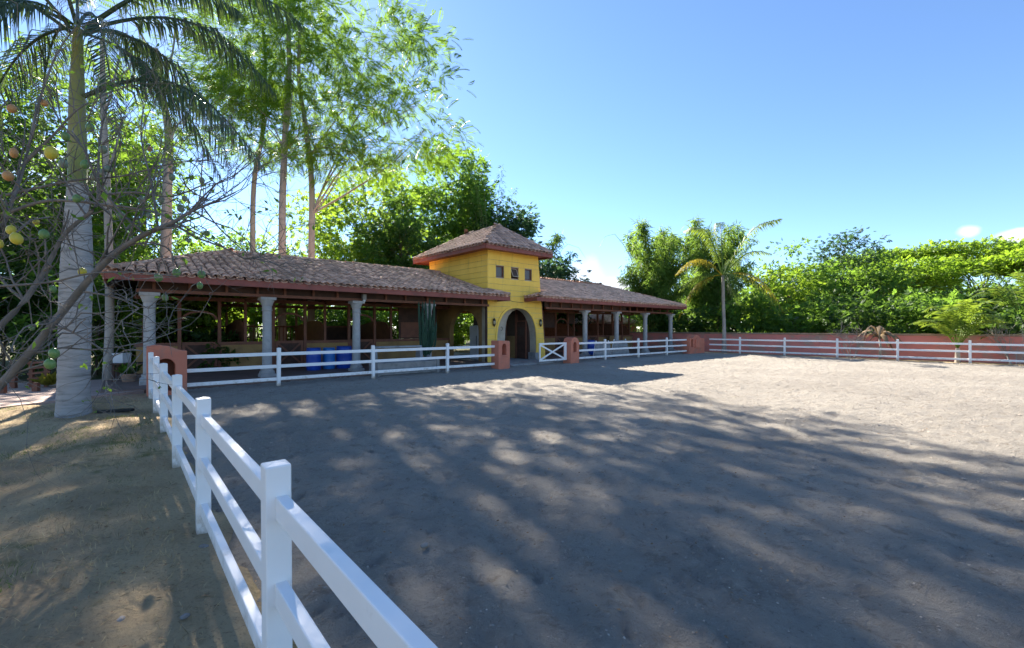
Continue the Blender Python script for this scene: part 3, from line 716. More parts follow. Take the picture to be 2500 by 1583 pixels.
def wing(label, u0, u1, ue0, ue1, hipL, hipR, cols, doors, ze, zr, tile, frieze, dark_back):
    """u0,u1 frame of the wing; ue0,ue1 eave ends"""
    off = ((u0 + u1) / 2, VC, 0)
    e = empty('stable_wing', W(off[0], off[1]), A, label, 'stable', 'wings of the stable')
    def B(): return MB(off)
    sl = (zr - ze) / (VR - VE); H = VR - VE; HU = 3.45
    # roof deck, one slab per slope
    roof = bpy.data.objects.new('roof', None); link(roof, e, (0, 0, 0))
    rl = ue0 + (HU if hipL else 0.0); rr = ue1 - (HU if hipR else 0.0)
    if not hipL: rl = u0
    if not hipR: rr = u1
    def slope(name, pts):
        b = B(); n = len(pts); top = [(p[0], p[1], p[2]) for p in pts]; bot = [(p[0], p[1], p[2] - 0.05) for p in pts]
        b.add(top + bot, [tuple(range(n)), tuple(range(2 * n - 1, n - 1, -1))] + [(k, (k + 1) % n, (k + 1) % n + n, k + n) for k in range(n)])
        b.build(name, 'dark_wood', roof)
    front = [(ue0 if hipL else u0, VE, ze), (ue1 if hipR else u1, VE, ze), (rr, VR, zr), (rl, VR, zr)]
    slope('roof_deck', front)
    slope('roof_deck', [(ue1 if hipR else u1, VB, ze), (ue0 if hipL else u0, VB, ze), (rl, VR, zr), (rr, VR, zr)])
    if hipL: slope('roof_deck', [(ue0, VB, ze), (ue0, VE, ze), (rl, VR, zr)])
    if hipR: slope('roof_deck', [(ue1, VE, ze), (ue1, VB, ze), (rr, VR, zr)])
    # the roof wraps round the corner of the tower with a short hip
    S = math.hypot(H, zr - ze)
    def loc(p): return Vector((p[0] - off[0], p[1] - off[1], p[2]))
    DT = 0.93; zt = ze + DT * sl; st = DT * S / H
    fp = [(front[0][0], 0), (front[1][0], 0), (rr, S), (rl, S)]
    if not hipR: fp = [(front[0][0], 0), (ue1, 0), (u1, st), (u1, S), (rl, S)]
    if not hipL: fp = [(ue0, 0), (front[1][0], 0), (rr, S), (u0, S), (u0, st)]
    slopes = [(loc((0, VE, ze)), (1, 0, 0), (0, H, zr - ze), fp)]
    slopes.append((loc((0, VB, ze)), (-1, 0, 0), (0, -H, zr - ze), [(-front[1][0], 0), (-front[0][0], 0), (-rl, S), (-rr, S)]))
    if hipL: slopes.append((loc((ue0, 0, ze)), (0, -1, 0), (HU, 0, zr - ze), [(-VB, 0), (-VE, 0), (-VR, math.hypot(HU, zr - ze))]))
    if hipR: slopes.append((loc((ue1, 0, ze)), (0, 1, 0), (-HU, 0, zr - ze), [(VE, 0), (VB, 0), (VR, math.hypot(HU, zr - ze))]))
    if not hipR:
        slope('roof_deck', [(u1 + 0.002, VE, ze), (ue1, VE, ze), (u1 + 0.002, VE + DT, zt)]); slope('roof_deck', [(ue1, VE, ze), (ue1, VE + DT, ze), (u1 + 0.002, VE + DT, zt)])
        ridge_tiles(roof, loc((ue1 - 0.02, VE - 0.06, ze + 0.02)), loc((u1 + 0.05, VE + DT - 0.12, zt)), tile)
        b = B(); b.box(ue1 + 0.002, ue1 + 0.035, VE - 0.035, VE + DT - 0.02, ze - 0.17, ze + 0.035); b.build('fascia', 'red_wood', roof)
        slopes.append((loc((ue1, 0, ze)), (0, 1, 0), (-(ue1 - u1), 0, zt - ze), [(VE, 0), (VE + DT - 0.05, 0), (VE + DT - 0.05, math.hypot(ue1 - u1, zt - ze))]))
    if not hipL:
        slope('roof_deck', [(ue0, VE, ze), (u0 - 0.002, VE, ze), (u0 - 0.002, VE + DT, zt)]); slope('roof_deck', [(ue0, VE + DT, ze), (ue0, VE, ze), (u0 - 0.002, VE + DT, zt)])
        ridge_tiles(roof, loc((ue0 + 0.02, VE - 0.06, ze + 0.02)), loc((u0 - 0.05, VE + DT - 0.12, zt)), tile)
        b = B(); b.box(ue0 - 0.035, ue0 - 0.002, VE - 0.035, VE + DT - 0.02, ze - 0.17, ze + 0.035); b.build('fascia', 'red_wood', roof)
        slopes.append((loc((ue0, 0, ze)), (0, -1, 0), (u0 - ue0, 0, zt - ze), [(-(VE + DT - 0.05), 0), (-VE, 0), (-(VE + DT - 0.05), math.hypot(u0 - ue0, zt - ze))]))
    # tiles need origins with u measured absolutely: shift along by -off
    slopes2 = []
    for o, ex, up, poly in slopes:
        o = Vector(o)
        if abs(ex[0]) > 0.5: o.x = 0 - off[0] * 1.0; o = Vector((-off[0], o.y, o.z))
        else: o = Vector((o.x, -off[1], o.z))
        slopes2.append((o, ex, up, poly))
    tiles_on(roof, slopes2, tile, W(off[0], off[1]) and off)
    ridge_tiles(roof, loc((rl, VR, zr)), loc((rr, VR, zr)), tile)
    if hipL: ridge_tiles(roof, loc((ue0, VE, ze)), loc((rl, VR, zr)), tile); ridge_tiles(roof, loc((ue0, VB, ze)), loc((rl, VR, zr)), tile)
    if hipR: ridge_tiles(roof, loc((ue1, VE, ze)), loc((rr, VR, zr)), tile); ridge_tiles(roof, loc((ue1, VB, ze)), loc((rr, VR, zr)), tile)
    # fascias
    b = B(); b.box(ue0, ue1, VE - 0.035, VE - 0.002, ze - 0.17, ze + 0.035); b.build('fascia', 'red_wood', roof, bevel=0.004)
    b = B(); b.box(front[0][0], front[1][0], VB + 0.002, VB + 0.035, ze - 0.13, ze + 0.035); b.build('fascia', 'red_wood', roof)
    if hipL: b = B(); b.box(ue0 - 0.033, ue0 - 0.002, VE, VB, ze - 0.17, ze + 0.035); b.build('fascia', 'red_wood', roof)
    if hipR: b = B(); b.box(ue1 + 0.002, ue1 + 0.033, VE, VB, ze - 0.17, ze + 0.035); b.build('fascia', 'red_wood', roof)
    # rafters under the front eave and inside
    u = u0 + 0.35
    while u < u1 - 0.2:
        lim = min(VR, VE + 0.05 + ((u - ue0) * H / HU if hipL else 99), VE + 0.05 + ((ue1 - u) * H / HU if hipR else 99))
        p = (u, VE + 0.03, ze - 0.115 + 0.03 * sl); q = (u, lim - 0.06, ze - 0.115 + (lim - 0.06 - VE) * sl)
        b = B(); b.bar(p, q, 0.06, 0.12); b.build('rafter', 'red_wood', roof)
        b = B(); b.bar((u, VB - 0.03, p[2]), (u, 2 * VR - lim + 0.06, q[2]), 0.06, 0.12); b.build('rafter', 'red_wood', roof)
        u += 0.98
    # beam over the columns: two chords, studs, boards behind
    x0 = (cols[0] - 0.3) if hipL else u0 + 0.02; x1 = (cols[-1] + 0.3) if hipR else u1 - 0.02
    b = B(); b.box(x0, x1, VC - 0.06, VC + 0.06, ZC, ZC + 0.10); b.build('lower_beam', 'brown_wood', e, bevel=0.004)
    b = B(); b.box(x0, x1, VC - 0.055, VC + 0.055, ZC + 0.36, ZC + 0.44); b.build('upper_beam', 'brown_wood', e)
    u = x0 + 0.4
    while u < x1:
        b = B(); b.box(u - 0.035, u + 0.035, VC - 0.05, VC + 0.05, ZC + 0.101, ZC + 0.359); b.build('stud', 'brown_wood', e)
        u += 0.93 + random.uniform(-.12, .12)
    if frieze:
        b = B(); b.box(frieze[0], frieze[1], VC + 0.065, VC + 0.085, ZC + 0.06, ZC + 0.42); b.build('frieze_board', 'dark_wood', e)
    for u in cols:
        column(e, u, off)
        b = B(); b.box(u - 0.05, u + 0.05, VC + 0.07, VS - 0.07, ZC + 0.02, ZC + 0.14); b.build('tie_beam', 'brown_wood', e)
    # stall fronts
    zf = 0.08
    b = B(); b.box(x0, x1, VS - 0.05, VS + 0.05, ZC - 0.02, ZC + 0.12); b.build('stall_beam', 'brown_wood', e)
    b = B(); b.box(x0, x1, VK - 0.05, VK + 0.05, ZC - 0.02, ZC + 0.12); b.build('back_beam', 'brown_wood', e)
    edges = [x0] + [x for d in doors for x in (d - 0.56, d + 0.56)] + [x1]
    for a, c in zip(edges[0::2], edges[1::2]):
        if c - a < 0.2: continue
        b = B(); b.box(a + 0.06, c - 0.06, VS - 0.03, VS + 0.03, zf + 0.06, 1.06); b.build('stall_panel', 'ochre_panel', e)
        b = B(); b.box(a, c, VS - 0.05, VS + 0.05, 1.061, 1.18); b.build('top_rail', 'brown_wood', e)
        b = B(); b.box(a, c, VS - 0.045, VS + 0.045, zf - 0.01, zf + 0.059); b.build('sill_board', 'dark_wood', e)
    for d in doors:
        for s in (-1, 1):
            b = B(); b.box(d + s * 0.61 - 0.055, d + s * 0.61 + 0.055, VS - 0.06, VS + 0.06, zf, ZC - 0.021); b.build('door_post', 'brown_wood', e, bevel=0.005)
        ar = arch_pts(d, 0.555, 2.0, 2.02, 2.36, 12)[1:-1]; ai = [(d + (a - d) * 0.86, 2.02 + (z - 2.02) * 0.80 - 0.01) for a, z in ar]
        b = B(); b.ring_prism(ar, ai, VS - 0.04, VS + 0.04, 'y'); b.build('door_arch', 'brown_wood', e)
        dr = bpy.data.objects.new('stall_door', None); link(dr, e, (d - off[0], VS - off[1], 0))
        b = MB(); b.box(-0.54, 0.54, -0.018, 0.012, zf + 0.03, 1.18); b.build('door_board', 'dark_wood', dr)
        for (xa, xb, za, zb) in ((-0.54, 0.54, zf + 0.03, zf + 0.15), (-0.54, 0.54, 1.08, 1.19), (-0.54, -0.44, zf + 0.151, 1.079), (0.44, 0.54, zf + 0.151, 1.079)):
            b = MB(); b.box(xa, xb, -0.045, -0.019, za, zb); b.build('door_frame', 'brown_wood', dr)
        b = MB(); b.bar((-0.43, -0.032, zf + 0.16), (0.43, -0.032, 1.07), 0.020, 0.07); b.build('cross_brace', 'brown_wood', dr)
        b = MB(); b.bar((-0.43, -0.034, 1.07), (0.43, -0.034, zf + 0.16), 0.016, 0.07); b.build('cross_brace', 'brown_wood', dr)
    # partitions on the column lines, back posts and railing
    for k, u in enumerate(cols):
        b = B(); b.box(u - 0.05, u + 0.05, VS + 0.07, VS + 0.17, zf, ZC - 0.021); b.build('stall_post', 'brown_wood', e)
        b = B(); b.box(u - 0.05, u + 0.05, VK - 0.05, VK + 0.05, zf, ZC - 0.021); b.build('stall_post', 'brown_wood', e)
        pts = [(VS + 0.18, zf + 0.02), (VS + 0.18, 1.55)] + [(VS + 0.18 + 0.55 * t / 6, 1.55 + 0.45 * math.sin(PI / 2 * t / 6)) for t in range(1, 7)] + \
              [(VS + 0.73 + 1.9 * t / 8, 2.0 + 0.06 * math.sin(PI * t / 8)) for t in range(1, 9)] + [(VK - 0.5, 1.85), (VK - 0.06, 1.8), (VK - 0.06, zf + 0.02)]
        b = B(); b.prism(pts, u - 0.028, u + 0.028, 'x'); b.build('partition', 'brown_wood', e)
    bal = MB(); bal.box(-0.016, 0.016, -0.016, 0.016, 1.001, 1.749); bme = None
    for a, c in zip(cols[:-1], cols[1:]):
        rail = bpy.data.objects.new('back_railing', None); link(rail, e, (0, 0, 0))
        solid = dark_back and a >= dark_back
        b = B(); b.box(a + 0.06, c - 0.06, VK - 0.035, VK + 0.035, 1.75, 1.83); b.build('top_rail', 'brown_wood', rail)
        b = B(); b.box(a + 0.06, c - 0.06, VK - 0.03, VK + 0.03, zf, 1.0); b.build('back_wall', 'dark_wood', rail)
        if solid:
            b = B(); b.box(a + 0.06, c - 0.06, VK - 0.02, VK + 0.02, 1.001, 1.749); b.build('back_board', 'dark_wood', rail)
        else:
            n = int((c - a - 0.2) / 0.16)
            for k in range(n + 1):
                x = a + 0.12 + k * (c - a - 0.24) / n
                if bme is None: o = bal.build('baluster', 'brown_wood', rail); bme = o; o.location = (x - off[0], VK - off[1], 0)
                else: copy_child(bme, rail, (x - off[0], VK - off[1], 0))
    return e, off
colsL = [u_at(365, VC), u_at(652, VC), u_at(870, VC), 9.80]
doorsL = [2.13, 5.20, 8.30]
wL, offL = wing('near stable wing with mossy clay tile roof and open stalls', 0.2, 13.10, -0.36, 13.70, True, False, colsL, doorsL,
                3.17, 4.70, 'roof_tile', (colsL[0] - 0.25, 13.05), 6.5)
colsR = [u_at(x, VC) for x in (1428, 1505, 1575, 1637)]
doorsR = [u_at(1371, VS), 25.2, 28.2]
wR, offR = wing('far stable wing with cleaner clay tile roof beyond the yellow tower', 16.92, 30.4, 15.55, 30.75, False, True, colsR, doorsR,
                3.24, 4.92, 'roof_tile_new', (16.95, 24.5), 99)
# wall closing the near wing beside the arch, with a tan patch; blank wall of the first far stall
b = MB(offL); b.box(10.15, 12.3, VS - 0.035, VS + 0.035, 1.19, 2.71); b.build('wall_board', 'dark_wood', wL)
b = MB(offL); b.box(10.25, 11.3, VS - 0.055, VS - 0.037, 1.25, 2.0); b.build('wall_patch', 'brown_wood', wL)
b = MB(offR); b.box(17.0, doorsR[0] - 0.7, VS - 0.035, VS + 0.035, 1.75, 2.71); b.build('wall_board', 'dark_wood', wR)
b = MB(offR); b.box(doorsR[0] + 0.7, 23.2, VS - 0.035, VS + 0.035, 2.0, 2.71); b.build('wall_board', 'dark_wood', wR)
b = MB(offR); b.box(26.6, 27.9, VS - 0.5, VS - 0.46, 0.10, 1.15); b.build('ochre_board', 'ochre_panel', wR)
# eave lamp hanging on the third column
lamp = MB((0, 0, 0)); lamp.box(-0.07, 0.07, -0.07, 0.07, 2.79, 3.0)
lo = lamp.build('eave_lamp', 'concrete', wL, bevel=0.01); lo.location = (colsL[2] + 0.22 - offL[0], VC - 0.2 - offL[1], 0)
b = MB(); b.sphere((0, 0, 2.75), 0.06, 10, 6); lb = b.build('bulb', 'white_enamel', lo, smooth=True)

# ------------------------------------------------------------------ the yellow tower
def tower():
    V0, V1 = 16.75, 22.1
    UL, UR0, UR1 = 13.15, 17.08, 16.50        # left edge, right edge at the foot and at the top
    ZT = 5.52
    off = ((UL + UR0) / 2, V0, 0)
    e = empty('entrance_tower', W(off[0], off[1]), A, 'square yellow boarded tower with arched entrance and hipped tile roof', 'tower')
    def B(): return MB(off)
    ur = lambda z: UR0 + (UR1 - UR0) * z / ZT
    ac = u_at(1262, V0)
    def arch(hw, zt, zb=0.0):
        pts = [(ac - hw, zb)]
        for k in range(17):
            a = PI - PI * k / 16
            pts.append((ac + hw * math.copysign(abs(math.cos(a)) ** 0.80, math.cos(a)), 1.05 + (zt - 1.05) * math.sin(a) ** 0.9))
        pts.append((ac + hw, zb)); return pts
    wall = bpy.data.objects.new('front_wall', None); link(wall, e, (0, 0, 0))
    b = B(); b.prism([(UL, 0), (ur(0), 0), (ur(ZT), ZT), (UL, ZT)], V0, V0 + 0.45, 'y'); core = b.build('wall_core', 'cream_plaster', wall)
    c = B(); c.prism(arch(1.34, 2.72, -0.2), V0 - 0.3, V0 + 0.8, 'y'); cut = c.build('cutter', 'cream_plaster', wall)
    bpy.context.view_layer.update(); bool_cut(core, cut)
    wz0, wz1 = 4.20, 4.77
    wins = [(u_at(1220, V0), 0.255), (u_at(1256, V0), 0.255), (u_at(1289, V0), 0.255)]
    for (wu, hw) in wins:
        c = B(); c.box(wu - hw, wu + hw, V0 - 0.1, V0 + 0.6, wz0, wz1); cut = c.build('cutter', 'cream_plaster', wall)
        bpy.context.view_layer.update(); bool_cut(core, cut)
    # planks of the front, split round the arch and the windows
    ph = 0.272; zs = [0.06 + ph * k for k in range(16)]
    zs = [q for q in zs if q < wz0 - 0.1] + [wz0 - 0.03, wz1 + 0.03, wz1 + 0.27, 5.50]
    outer = arch(1.45, 2.84)
    def arch_half(zq):
        if zq >= 2.8395: return 0
        best = 0
        for (a0, z0), (a1, z1) in zip(outer[:-1], outer[1:]):
            if (z0 - zq) * (z1 - zq) <= 0 and z0 != z1: best = max(best, abs(a0 + (a1 - a0) * (zq - z0) / (z1 - z0) - ac))
        return best if best else 1.45
    for za, top in zip(zs[:-1], zs[1:]):
        zb = top - 0.012
        if za < 2.838:
            ha, hb = arch_half(za + .001), arch_half(zb)
            zz = [za + 0.001 + (zb - za - 0.001) * q / 7 for q in range(8)]; top_ = 2.838
            if zb > top_: zz = [q for q in zz if q < top_] + [top_ - 0.002]
            ed = [(arch_half(q), q) for q in zz]
            tail = [(0.001, 2.84), (0.001, zb)] if zb > top_ else []
            parts = [[(UL - 0.02, za)] + [(ac - h_, q) for h_, q in ed] + [(ac - h_, q) for h_, q in tail] + [(UL - 0.02, zb)], [(ur(za) + 0.02, za), (ur(zb) + 0.02, zb)] + [(ac + h_, q) for h_, q in tail[::-1]] + [(ac + h_, q) for h_, q in ed[::-1]]]
        elif abs(za - (wz0 - 0.03)) < 1e-6:
            parts = []
            xs = [UL - 0.02] + [q for wu, hw in wins for q in (wu - hw, wu + hw)] + [None]
            for k in range(4):
                l = xs[2 * k]; r = xs[2 * k + 1]
                if r is None: parts.append([(l, za), (ur(za) + 0.02, za), (ur(zb) + 0.02, zb), (l, zb)])
                else: parts.append([(l, za), (r, za), (r, zb), (l, zb)])
        else: parts = [[(UL - 0.02, za), (ur(za) + 0.02, za), (ur(zb) + 0.02, zb), (UL - 0.02, zb)]]
        for p in parts:
            if max(q[0] for q in p) - min(q[0] for q in p) < 0.01: continue
            b = B(); t = random.uniform(0.020, 0.034); b.prism(p, V0 - t, V0 - 0.001, 'y'); b.build('plank', 'yellow_paint', wall, bevel=0.005)
    # arch surround, feet, and the cream pier standing behind the left half of the opening
    b = B(); b.ring_prism(outer, arch(1.34, 2.72), V0 - 0.055, V0 - 0.002, 'y'); b.build('arch_surround', 'yellow_paint', e, bevel=0.006)
    b = B(); b.box(ac + 1.22, ac + 1.46, V0 - 0.10, V0 + 0.5, 0.0, 0.42); b.build('arch_foot', 'concrete', e, bevel=0.01)
    vp = V0 + 0.52; up_ = u_at(1233, vp)
    b = B(); b.prism([(UL + 0.26, 0.06), (up_ - 0.02, 0.06), (up_, 1.0), (up_ + 0.03, 1.7), (up_ + 0.10, 2.05), (up_ + 0.24, 2.35), (up_ + 0.50, 2.58), (up_ + 0.85, 2.70), (up_ + 0.85, 3.0), (UL + 0.26, 3.0)], vp, vp + 0.22, 'y')
    b.build('inner_pier', 'cream_plaster', e, bevel=0.01)
    hx = u_at(1224, vp)
    b = B(); pts = [(hx + 0.06 * math.cos(a), vp - 0.012, 1.68 + 0.09 * math.sin(a)) for a in [math.radians(-130 + 26 * k) for k in range(11)]]
    b.tube(pts, 0.012, 6); b.build('horseshoe_hook', 'iron', e)
    # windows
    for k, (wu, hw) in enumerate(wins):
        w = bpy.data.objects.new('window', None); link(w, e, (wu - off[0], 0, (wz0 + wz1) / 2)); hh = (wz1 - wz0) / 2
        for (x0, x1, z0, z1) in ((-hw, hw, -hh, -hh + 0.045), (-hw, hw, hh - 0.045, hh), (-hw, -hw + 0.045, -hh + 0.046, hh - 0.046), (hw - 0.045, hw, -hh + 0.046, hh - 0.046)):
            b = MB(); b.box(x0 + 0.002, x1 - 0.002, 0.03, 0.11, z0 + 0.002, z1 - 0.002); b.build('frame', 'brown_wood', w)
        b = MB(); b.box(-hw + 0.045, hw - 0.045, -0.008, 0.004, -0.236, 0.236)
        p = b.build('pane', 'window_glass', w); p.location = (0, 0.08, 0)
        if k == 1:
            p.rotation_euler = (math.radians(-24), 0, 0); p.location = (0, 0.0, 0.02)
            for (x0, x1, z0, z1) in ((-0.20, 0.20, -0.234, -0.20), (-0.20, 0.20, 0.20, 0.234), (-0.20, -0.165, -0.199, 0.199), (0.165, 0.20, -0.199, 0.199)):
                b = MB(); b.box(x0, x1, -0.02, -0.009, z0, z1); b.build('sash', 'cream_plaster', p)
    # side walls: left with a wide arch below, planks above
    lw = bpy.data.objects.new('left_wall', None); link(lw, e, (0, 0, 0))
    b = B(); b.prism([(V0 + 0.451, 0), (V1, 0), (V1, ZT), (V0 + 0.451, ZT)], UL, UL + 0.25, 'x'); core2 = b.build('wall_core', 'ochre_panel', lw)
    c = B(); c.prism(arch_pts(V0 + 2.0, 1.28, -0.2, 1.55, 2.62, 14), UL - 0.3, UL + 0.6, 'x'); cut = c.build('cutter', 'cream_plaster', lw)
    bpy.context.view_layer.update(); bool_cut(core2, cut)
    z = 3.1
    while z < 5.45:
        zb = min(z + ph, 5.50); b = B(); b.prism([(V0 + 0.002, z), (V1, z), (V1, zb - 0.012), (V0 + 0.002, zb - 0.012)], UL - random.uniform(.018, .026), UL - 0.001, 'x')
        b.build('plank', 'yellow_paint', lw, bevel=0.005); z = zb
    rw = bpy.data.objects.new('right_wall', None); link(rw, e, (0, 0, 0))
    b = B(); b.prism([(V0 + 0.451, 0), (V1, 0), (V1, ZT), (V0 + 0.451, ZT)], UR1 - 0.25, UR1 - 0.02, 'x'); core3 = b.build('wall_core', 'dark_wood', rw)
    z = 3.1
    while z < 5.45:
        zb = min(z + ph, 5.50); b = B(); b.prism([(V0 + 0.452, z), (V1, z), (V1, zb - 0.012), (V0 + 0.452, zb - 0.012)], UR1 - 0.019, UR1 + 0.004, 'x')
        b.build('plank', 'yellow_paint', rw); z = zb
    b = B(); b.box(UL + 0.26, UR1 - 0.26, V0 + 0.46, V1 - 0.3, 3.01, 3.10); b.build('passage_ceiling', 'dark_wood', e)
    bw = B(); bw.box(UL, UR1, V1 - 0.25, V1, 2.8, ZT - 0.01); bw.build('back_wall', 'yellow_paint', e)
    # corner boards
    b = B(); b.add([(ur(0) + 0.022, V0 - 0.03, 0), (ur(0) + 0.075, V0 - 0.03, 0), (ur(3.1) + 0.075, V0 - 0.03, 3.1), (ur(3.1) + 0.022, V0 - 0.03, 3.1),
                    (ur(0) + 0.022, V0 + 0.09, 0), (ur(0) + 0.075, V0 + 0.09, 0), (ur(3.1) + 0.075, V0 + 0.09, 3.1), (ur(3.1) + 0.022, V0 + 0.09, 3.1)],
                   [(0, 1, 2, 3), (4, 7, 6, 5), (0, 4, 5, 1), (1, 5, 6, 2), (2, 6, 7, 3), (3, 7, 4, 0)]); b.build('corner_board', 'brown_wood', e)
    b = B(); b.box(UL - 0.075, UL - 0.026, V0 + 0.01, V0 + 0.09, 0.06, 3.05); b.build('corner_board', 'dark_wood', e)
    # inside the passage, on the right wall: half wall under a dark window, a framed door
    xi = UR1 - 0.252; va, vb, vc = V0 + 0.55, V0 + 1.35, V0 + 3.3
    b = B(); b.box(xi - 0.06, xi, vb + 0.06, vc, 0.06, 1.28); b.build('inner_wall', 'ochre_panel', e)
    b = B(); b.box(xi - 0.03, xi - 0.002, vb + 0.06, vc, 1.281, 2.95); b.build('inner_window', 'window_glass', e)
    for y in (vb + 0.0, vb + 0.8, vc):
        b = B(); b.box(xi - 0.09, xi - 0.031, y, y + 0.06, 0.06, 2.95); b.build('mullion', 'brown_wood', e)
    d = bpy.data.objects.new('inner_door', None); link(d, e, (xi - off[0], (va + vb) / 2 - off[1], 0)); hd = (vb - va) / 2 - 0.06
    b = MB(); b.box(-0.05, -0.002, -hd, hd, 0.08, 2.05); b.build('door_leaf', 'dark_wood', d)
    for (y0, y1, z0, z1) in ((-hd - 0.06, -hd - 0.001, 0.07, 2.45), (hd + 0.001, hd + 0.058, 0.07, 2.45), (-hd, hd, 2.06, 2.12)):
        b = MB(); b.box(-0.08, -0.003, y0, y1, z0, z1); b.build('door_frame', 'brown_wood', d)
    b = MB(); b.box(-0.062, -0.051, -0.22, -0.02, 1.3, 1.75); b.build('door_window', 'window_glass', d)
    b = MB(); b.box(-0.062, -0.051, 0.02, 0.22, 1.3, 1.75); b.build('door_window', 'window_glass', d)
    # lanterns
    for x in (1203.5, 1317):
        l = bpy.data.objects.new('wall_lantern', None); link(l, e, (u_at(x, V0) - off[0], -0.10, 1.99))
        b = MB(); b.lathe((0, 0, 0), [(0.015, 0.20), (0.05, 0.17), (0.075, 0.10), (0.078, 0.07)][::-1], 10); b.build('lantern_cap', 'iron', l)
        b = MB(); b.lathe((0, 0, 0), [(0.06, -0.09), (0.068, 0.0), (0.064, 0.069)], 10); b.build('lantern_glass', 'lamp_glass', l, smooth=True)
        b = MB(); b.lathe((0, 0, 0), [(0.012, -0.22), (0.045, -0.16), (0.07, -0.10), (0.072, -0.091)], 10); b.build('lantern_base', 'iron', l)
        b = MB()
        for k in range(4):
            a = PI / 4 + k * PI / 2; b.bar((0.072 * math.cos(a), 0.072 * math.sin(a), -0.10), (0.072 * math.cos(a), 0.072 * math.sin(a), 0.09), 0.012, 0.012)
        b.build('lantern_bar', 'iron', l)
        b = MB(); b.tube([(0, 0.085, 0.0), (0, 0.06, 0.14), (0, 0.0, 0.21)], 0.012, 6); b.build('bracket', 'iron', l)
    # roof
    roof = bpy.data.objects.new('roof', None); link(roof, e, (0, 0, 0))
    e0, e1, f0, f1 = 12.48, 16.92, 16.05, 22.75; zE = 5.58
    um = (e0 + e1) / 2; hw = (e1 - e0) / 2; zR = 6.93; ra, rb = f0 + 1.75, f1 - 2.1
    def sl(pts):
        n = len(pts); b = B(); b.add(list(pts) + [(p[0], p[1], p[2] - 0.05) for p in pts],
              [tuple(range(n)), tuple(range(2 * n - 1, n - 1, -1))] + [(k, (k + 1) % n, (k + 1) % n + n, k + n) for k in range(n)])
        b.build('roof_deck', 'dark_wood', roof)
    sl([(e0, f0, zE), (e1, f0, zE), (um, ra, zR)]); sl([(e1, f1, zE), (e0, f1, zE), (um, rb, zR)])
    sl([(e0, f1, zE), (e0, f0, zE), (um, ra, zR), (um, rb, zR)]); sl([(e1, f0, zE), (e1, f1, zE), (um, rb, zR), (um, ra, zR)])
    def L(p): return Vector((p[0] - off[0], p[1] - off[1], p[2]))
    dz = zR - zE
    S1 = math.hypot(ra - f0, dz); S2 = math.hypot(hw, dz); S3 = math.hypot(f1 - rb, dz)
    sls = [(L((0, f0, zE)), (1, 0, 0), (0, ra - f0, dz), [(e0, 0), (e1, 0), (um, S1)]),
           (L((e0, 0, zE)), (0, -1, 0), (hw, 0, dz), [(-f1, 0), (-f0, 0), (-ra, S2), (-rb, S2)]),
           (L((e1, 0, zE)), (0, 1, 0), (-hw, 0, dz), [(f0, 0), (f1, 0), (rb, S2), (ra, S2)]),
           (L((0, f1, zE)), (-1, 0, 0), (0, -(f1 - rb), dz), [(-e1, 0), (-e0, 0), (-um, S3)])]
    tiles_on(roof, sls, 'tower_tile', off, 300)
    ridge_tiles(roof, L((um, ra, zR)), L((um, rb, zR)), 'tower_tile')
    for cx, cy, tx, ty in ((e0, f0, um, ra), (e1, f0, um, ra), (e0, f1, um, rb), (e1, f1, um, rb)):
        ridge_tiles(roof, L((cx, cy, zE)), L((tx, ty, zR)), 'tower_tile')
    for (x0, x1, y0, y1) in ((e0, e1, f0 - 0.035, f0 - 0.002), (e0, e1, f1 + 0.002, f1 + 0.035), (e0 - 0.035, e0 - 0.002, f0, f1), (e1 + 0.002, e1 + 0.035, f0, f1)):
        b = B(); b.box(x0, x1, y0, y1, zE - 0.19, zE + 0.04); b.build('fascia', 'red_wood', roof, bevel=0.004)
    b = B(); b.box(e0 + 0.01, e1 - 0.01, f0 + 0.01, f1 - 0.01, zE - 0.10, zE - 0.055); b.build('soffit', 'red_wood', roof)
tower()
# white refrigerator-like cabinet in the passage, cable over the tower front
cab = empty('white_cabinet', W(14.25, 18.9), A, 'tall pale cabinet inside the arched passage beside the tower', 'cabinet')
b = MB(); b.box(-0.35, 0.35, -0.35, 0.35, 0.06, 1.85); b.build('cabinet_body', 'white_enamel', cab, bevel=0.015)
b = MB(); b.box(-0.372, -0.352, -0.33, 0.33, 0.12, 1.82); dd = b.build('cabinet_door', 'white_enamel', cab, bevel=0.006)
b = MB(); b.box(-0.395, -0.374, -0.30, -0.27, 0.8, 1.3); b.build('handle', 'iron', dd)
b = MB(); pts = [W(13.72, 15.85, 3.12), W(14.2, 16.2, 3.02), W(14.8, 16.2, 2.97), W(15.5, 15.85, 3.08)]; b.tube(pts, 0.009, 6)
tag(b.build('cable', 'black_plastic'), 'thin black cable slung across the front of the yellow tower', 'cable')

# ------------------------------------------------------------------ things round the stable
def barrel(name, label, u, v, r, h, m):
    e = empty(name, W(u, v, 0.08), A, label, 'barrel', 'blue plastic barrels on the porches')
    b = MB(); b.lathe((0, 0, 0), [(r * 0.93, 0.002), (r * 0.98, 0.03), (r, 0.25 * h), (r * 1.02, 0.33 * h), (r, 0.36 * h), (r, 0.63 * h), (r * 1.02, 0.66 * h), (r, 0.69 * h), (r * 0.97, 0.95 * h), (r * 0.90, h)], 20)
    b.build('drum', m, e, smooth='auto')
    b = MB(); b.lathe((0, 0, 0), [(r * 0.93, h + 0.001), (r * 0.95, h + 0.015), (r * 0.95, h + 0.035), (r * 0.9, h + 0.045)], 20); b.build('lid', m, e, smooth='auto')
    return e
barrel('barrel', 'dark blue barrel farthest from the tower on the near porch', u_at(766, 18.0), 18.0, 0.27, 0.82, 'blue_plastic')
barrel('barrel', 'light blue barrel between two dark blue ones', u_at(803, 18.2), 18.2, 0.24, 0.80, 'light_blue_plastic')
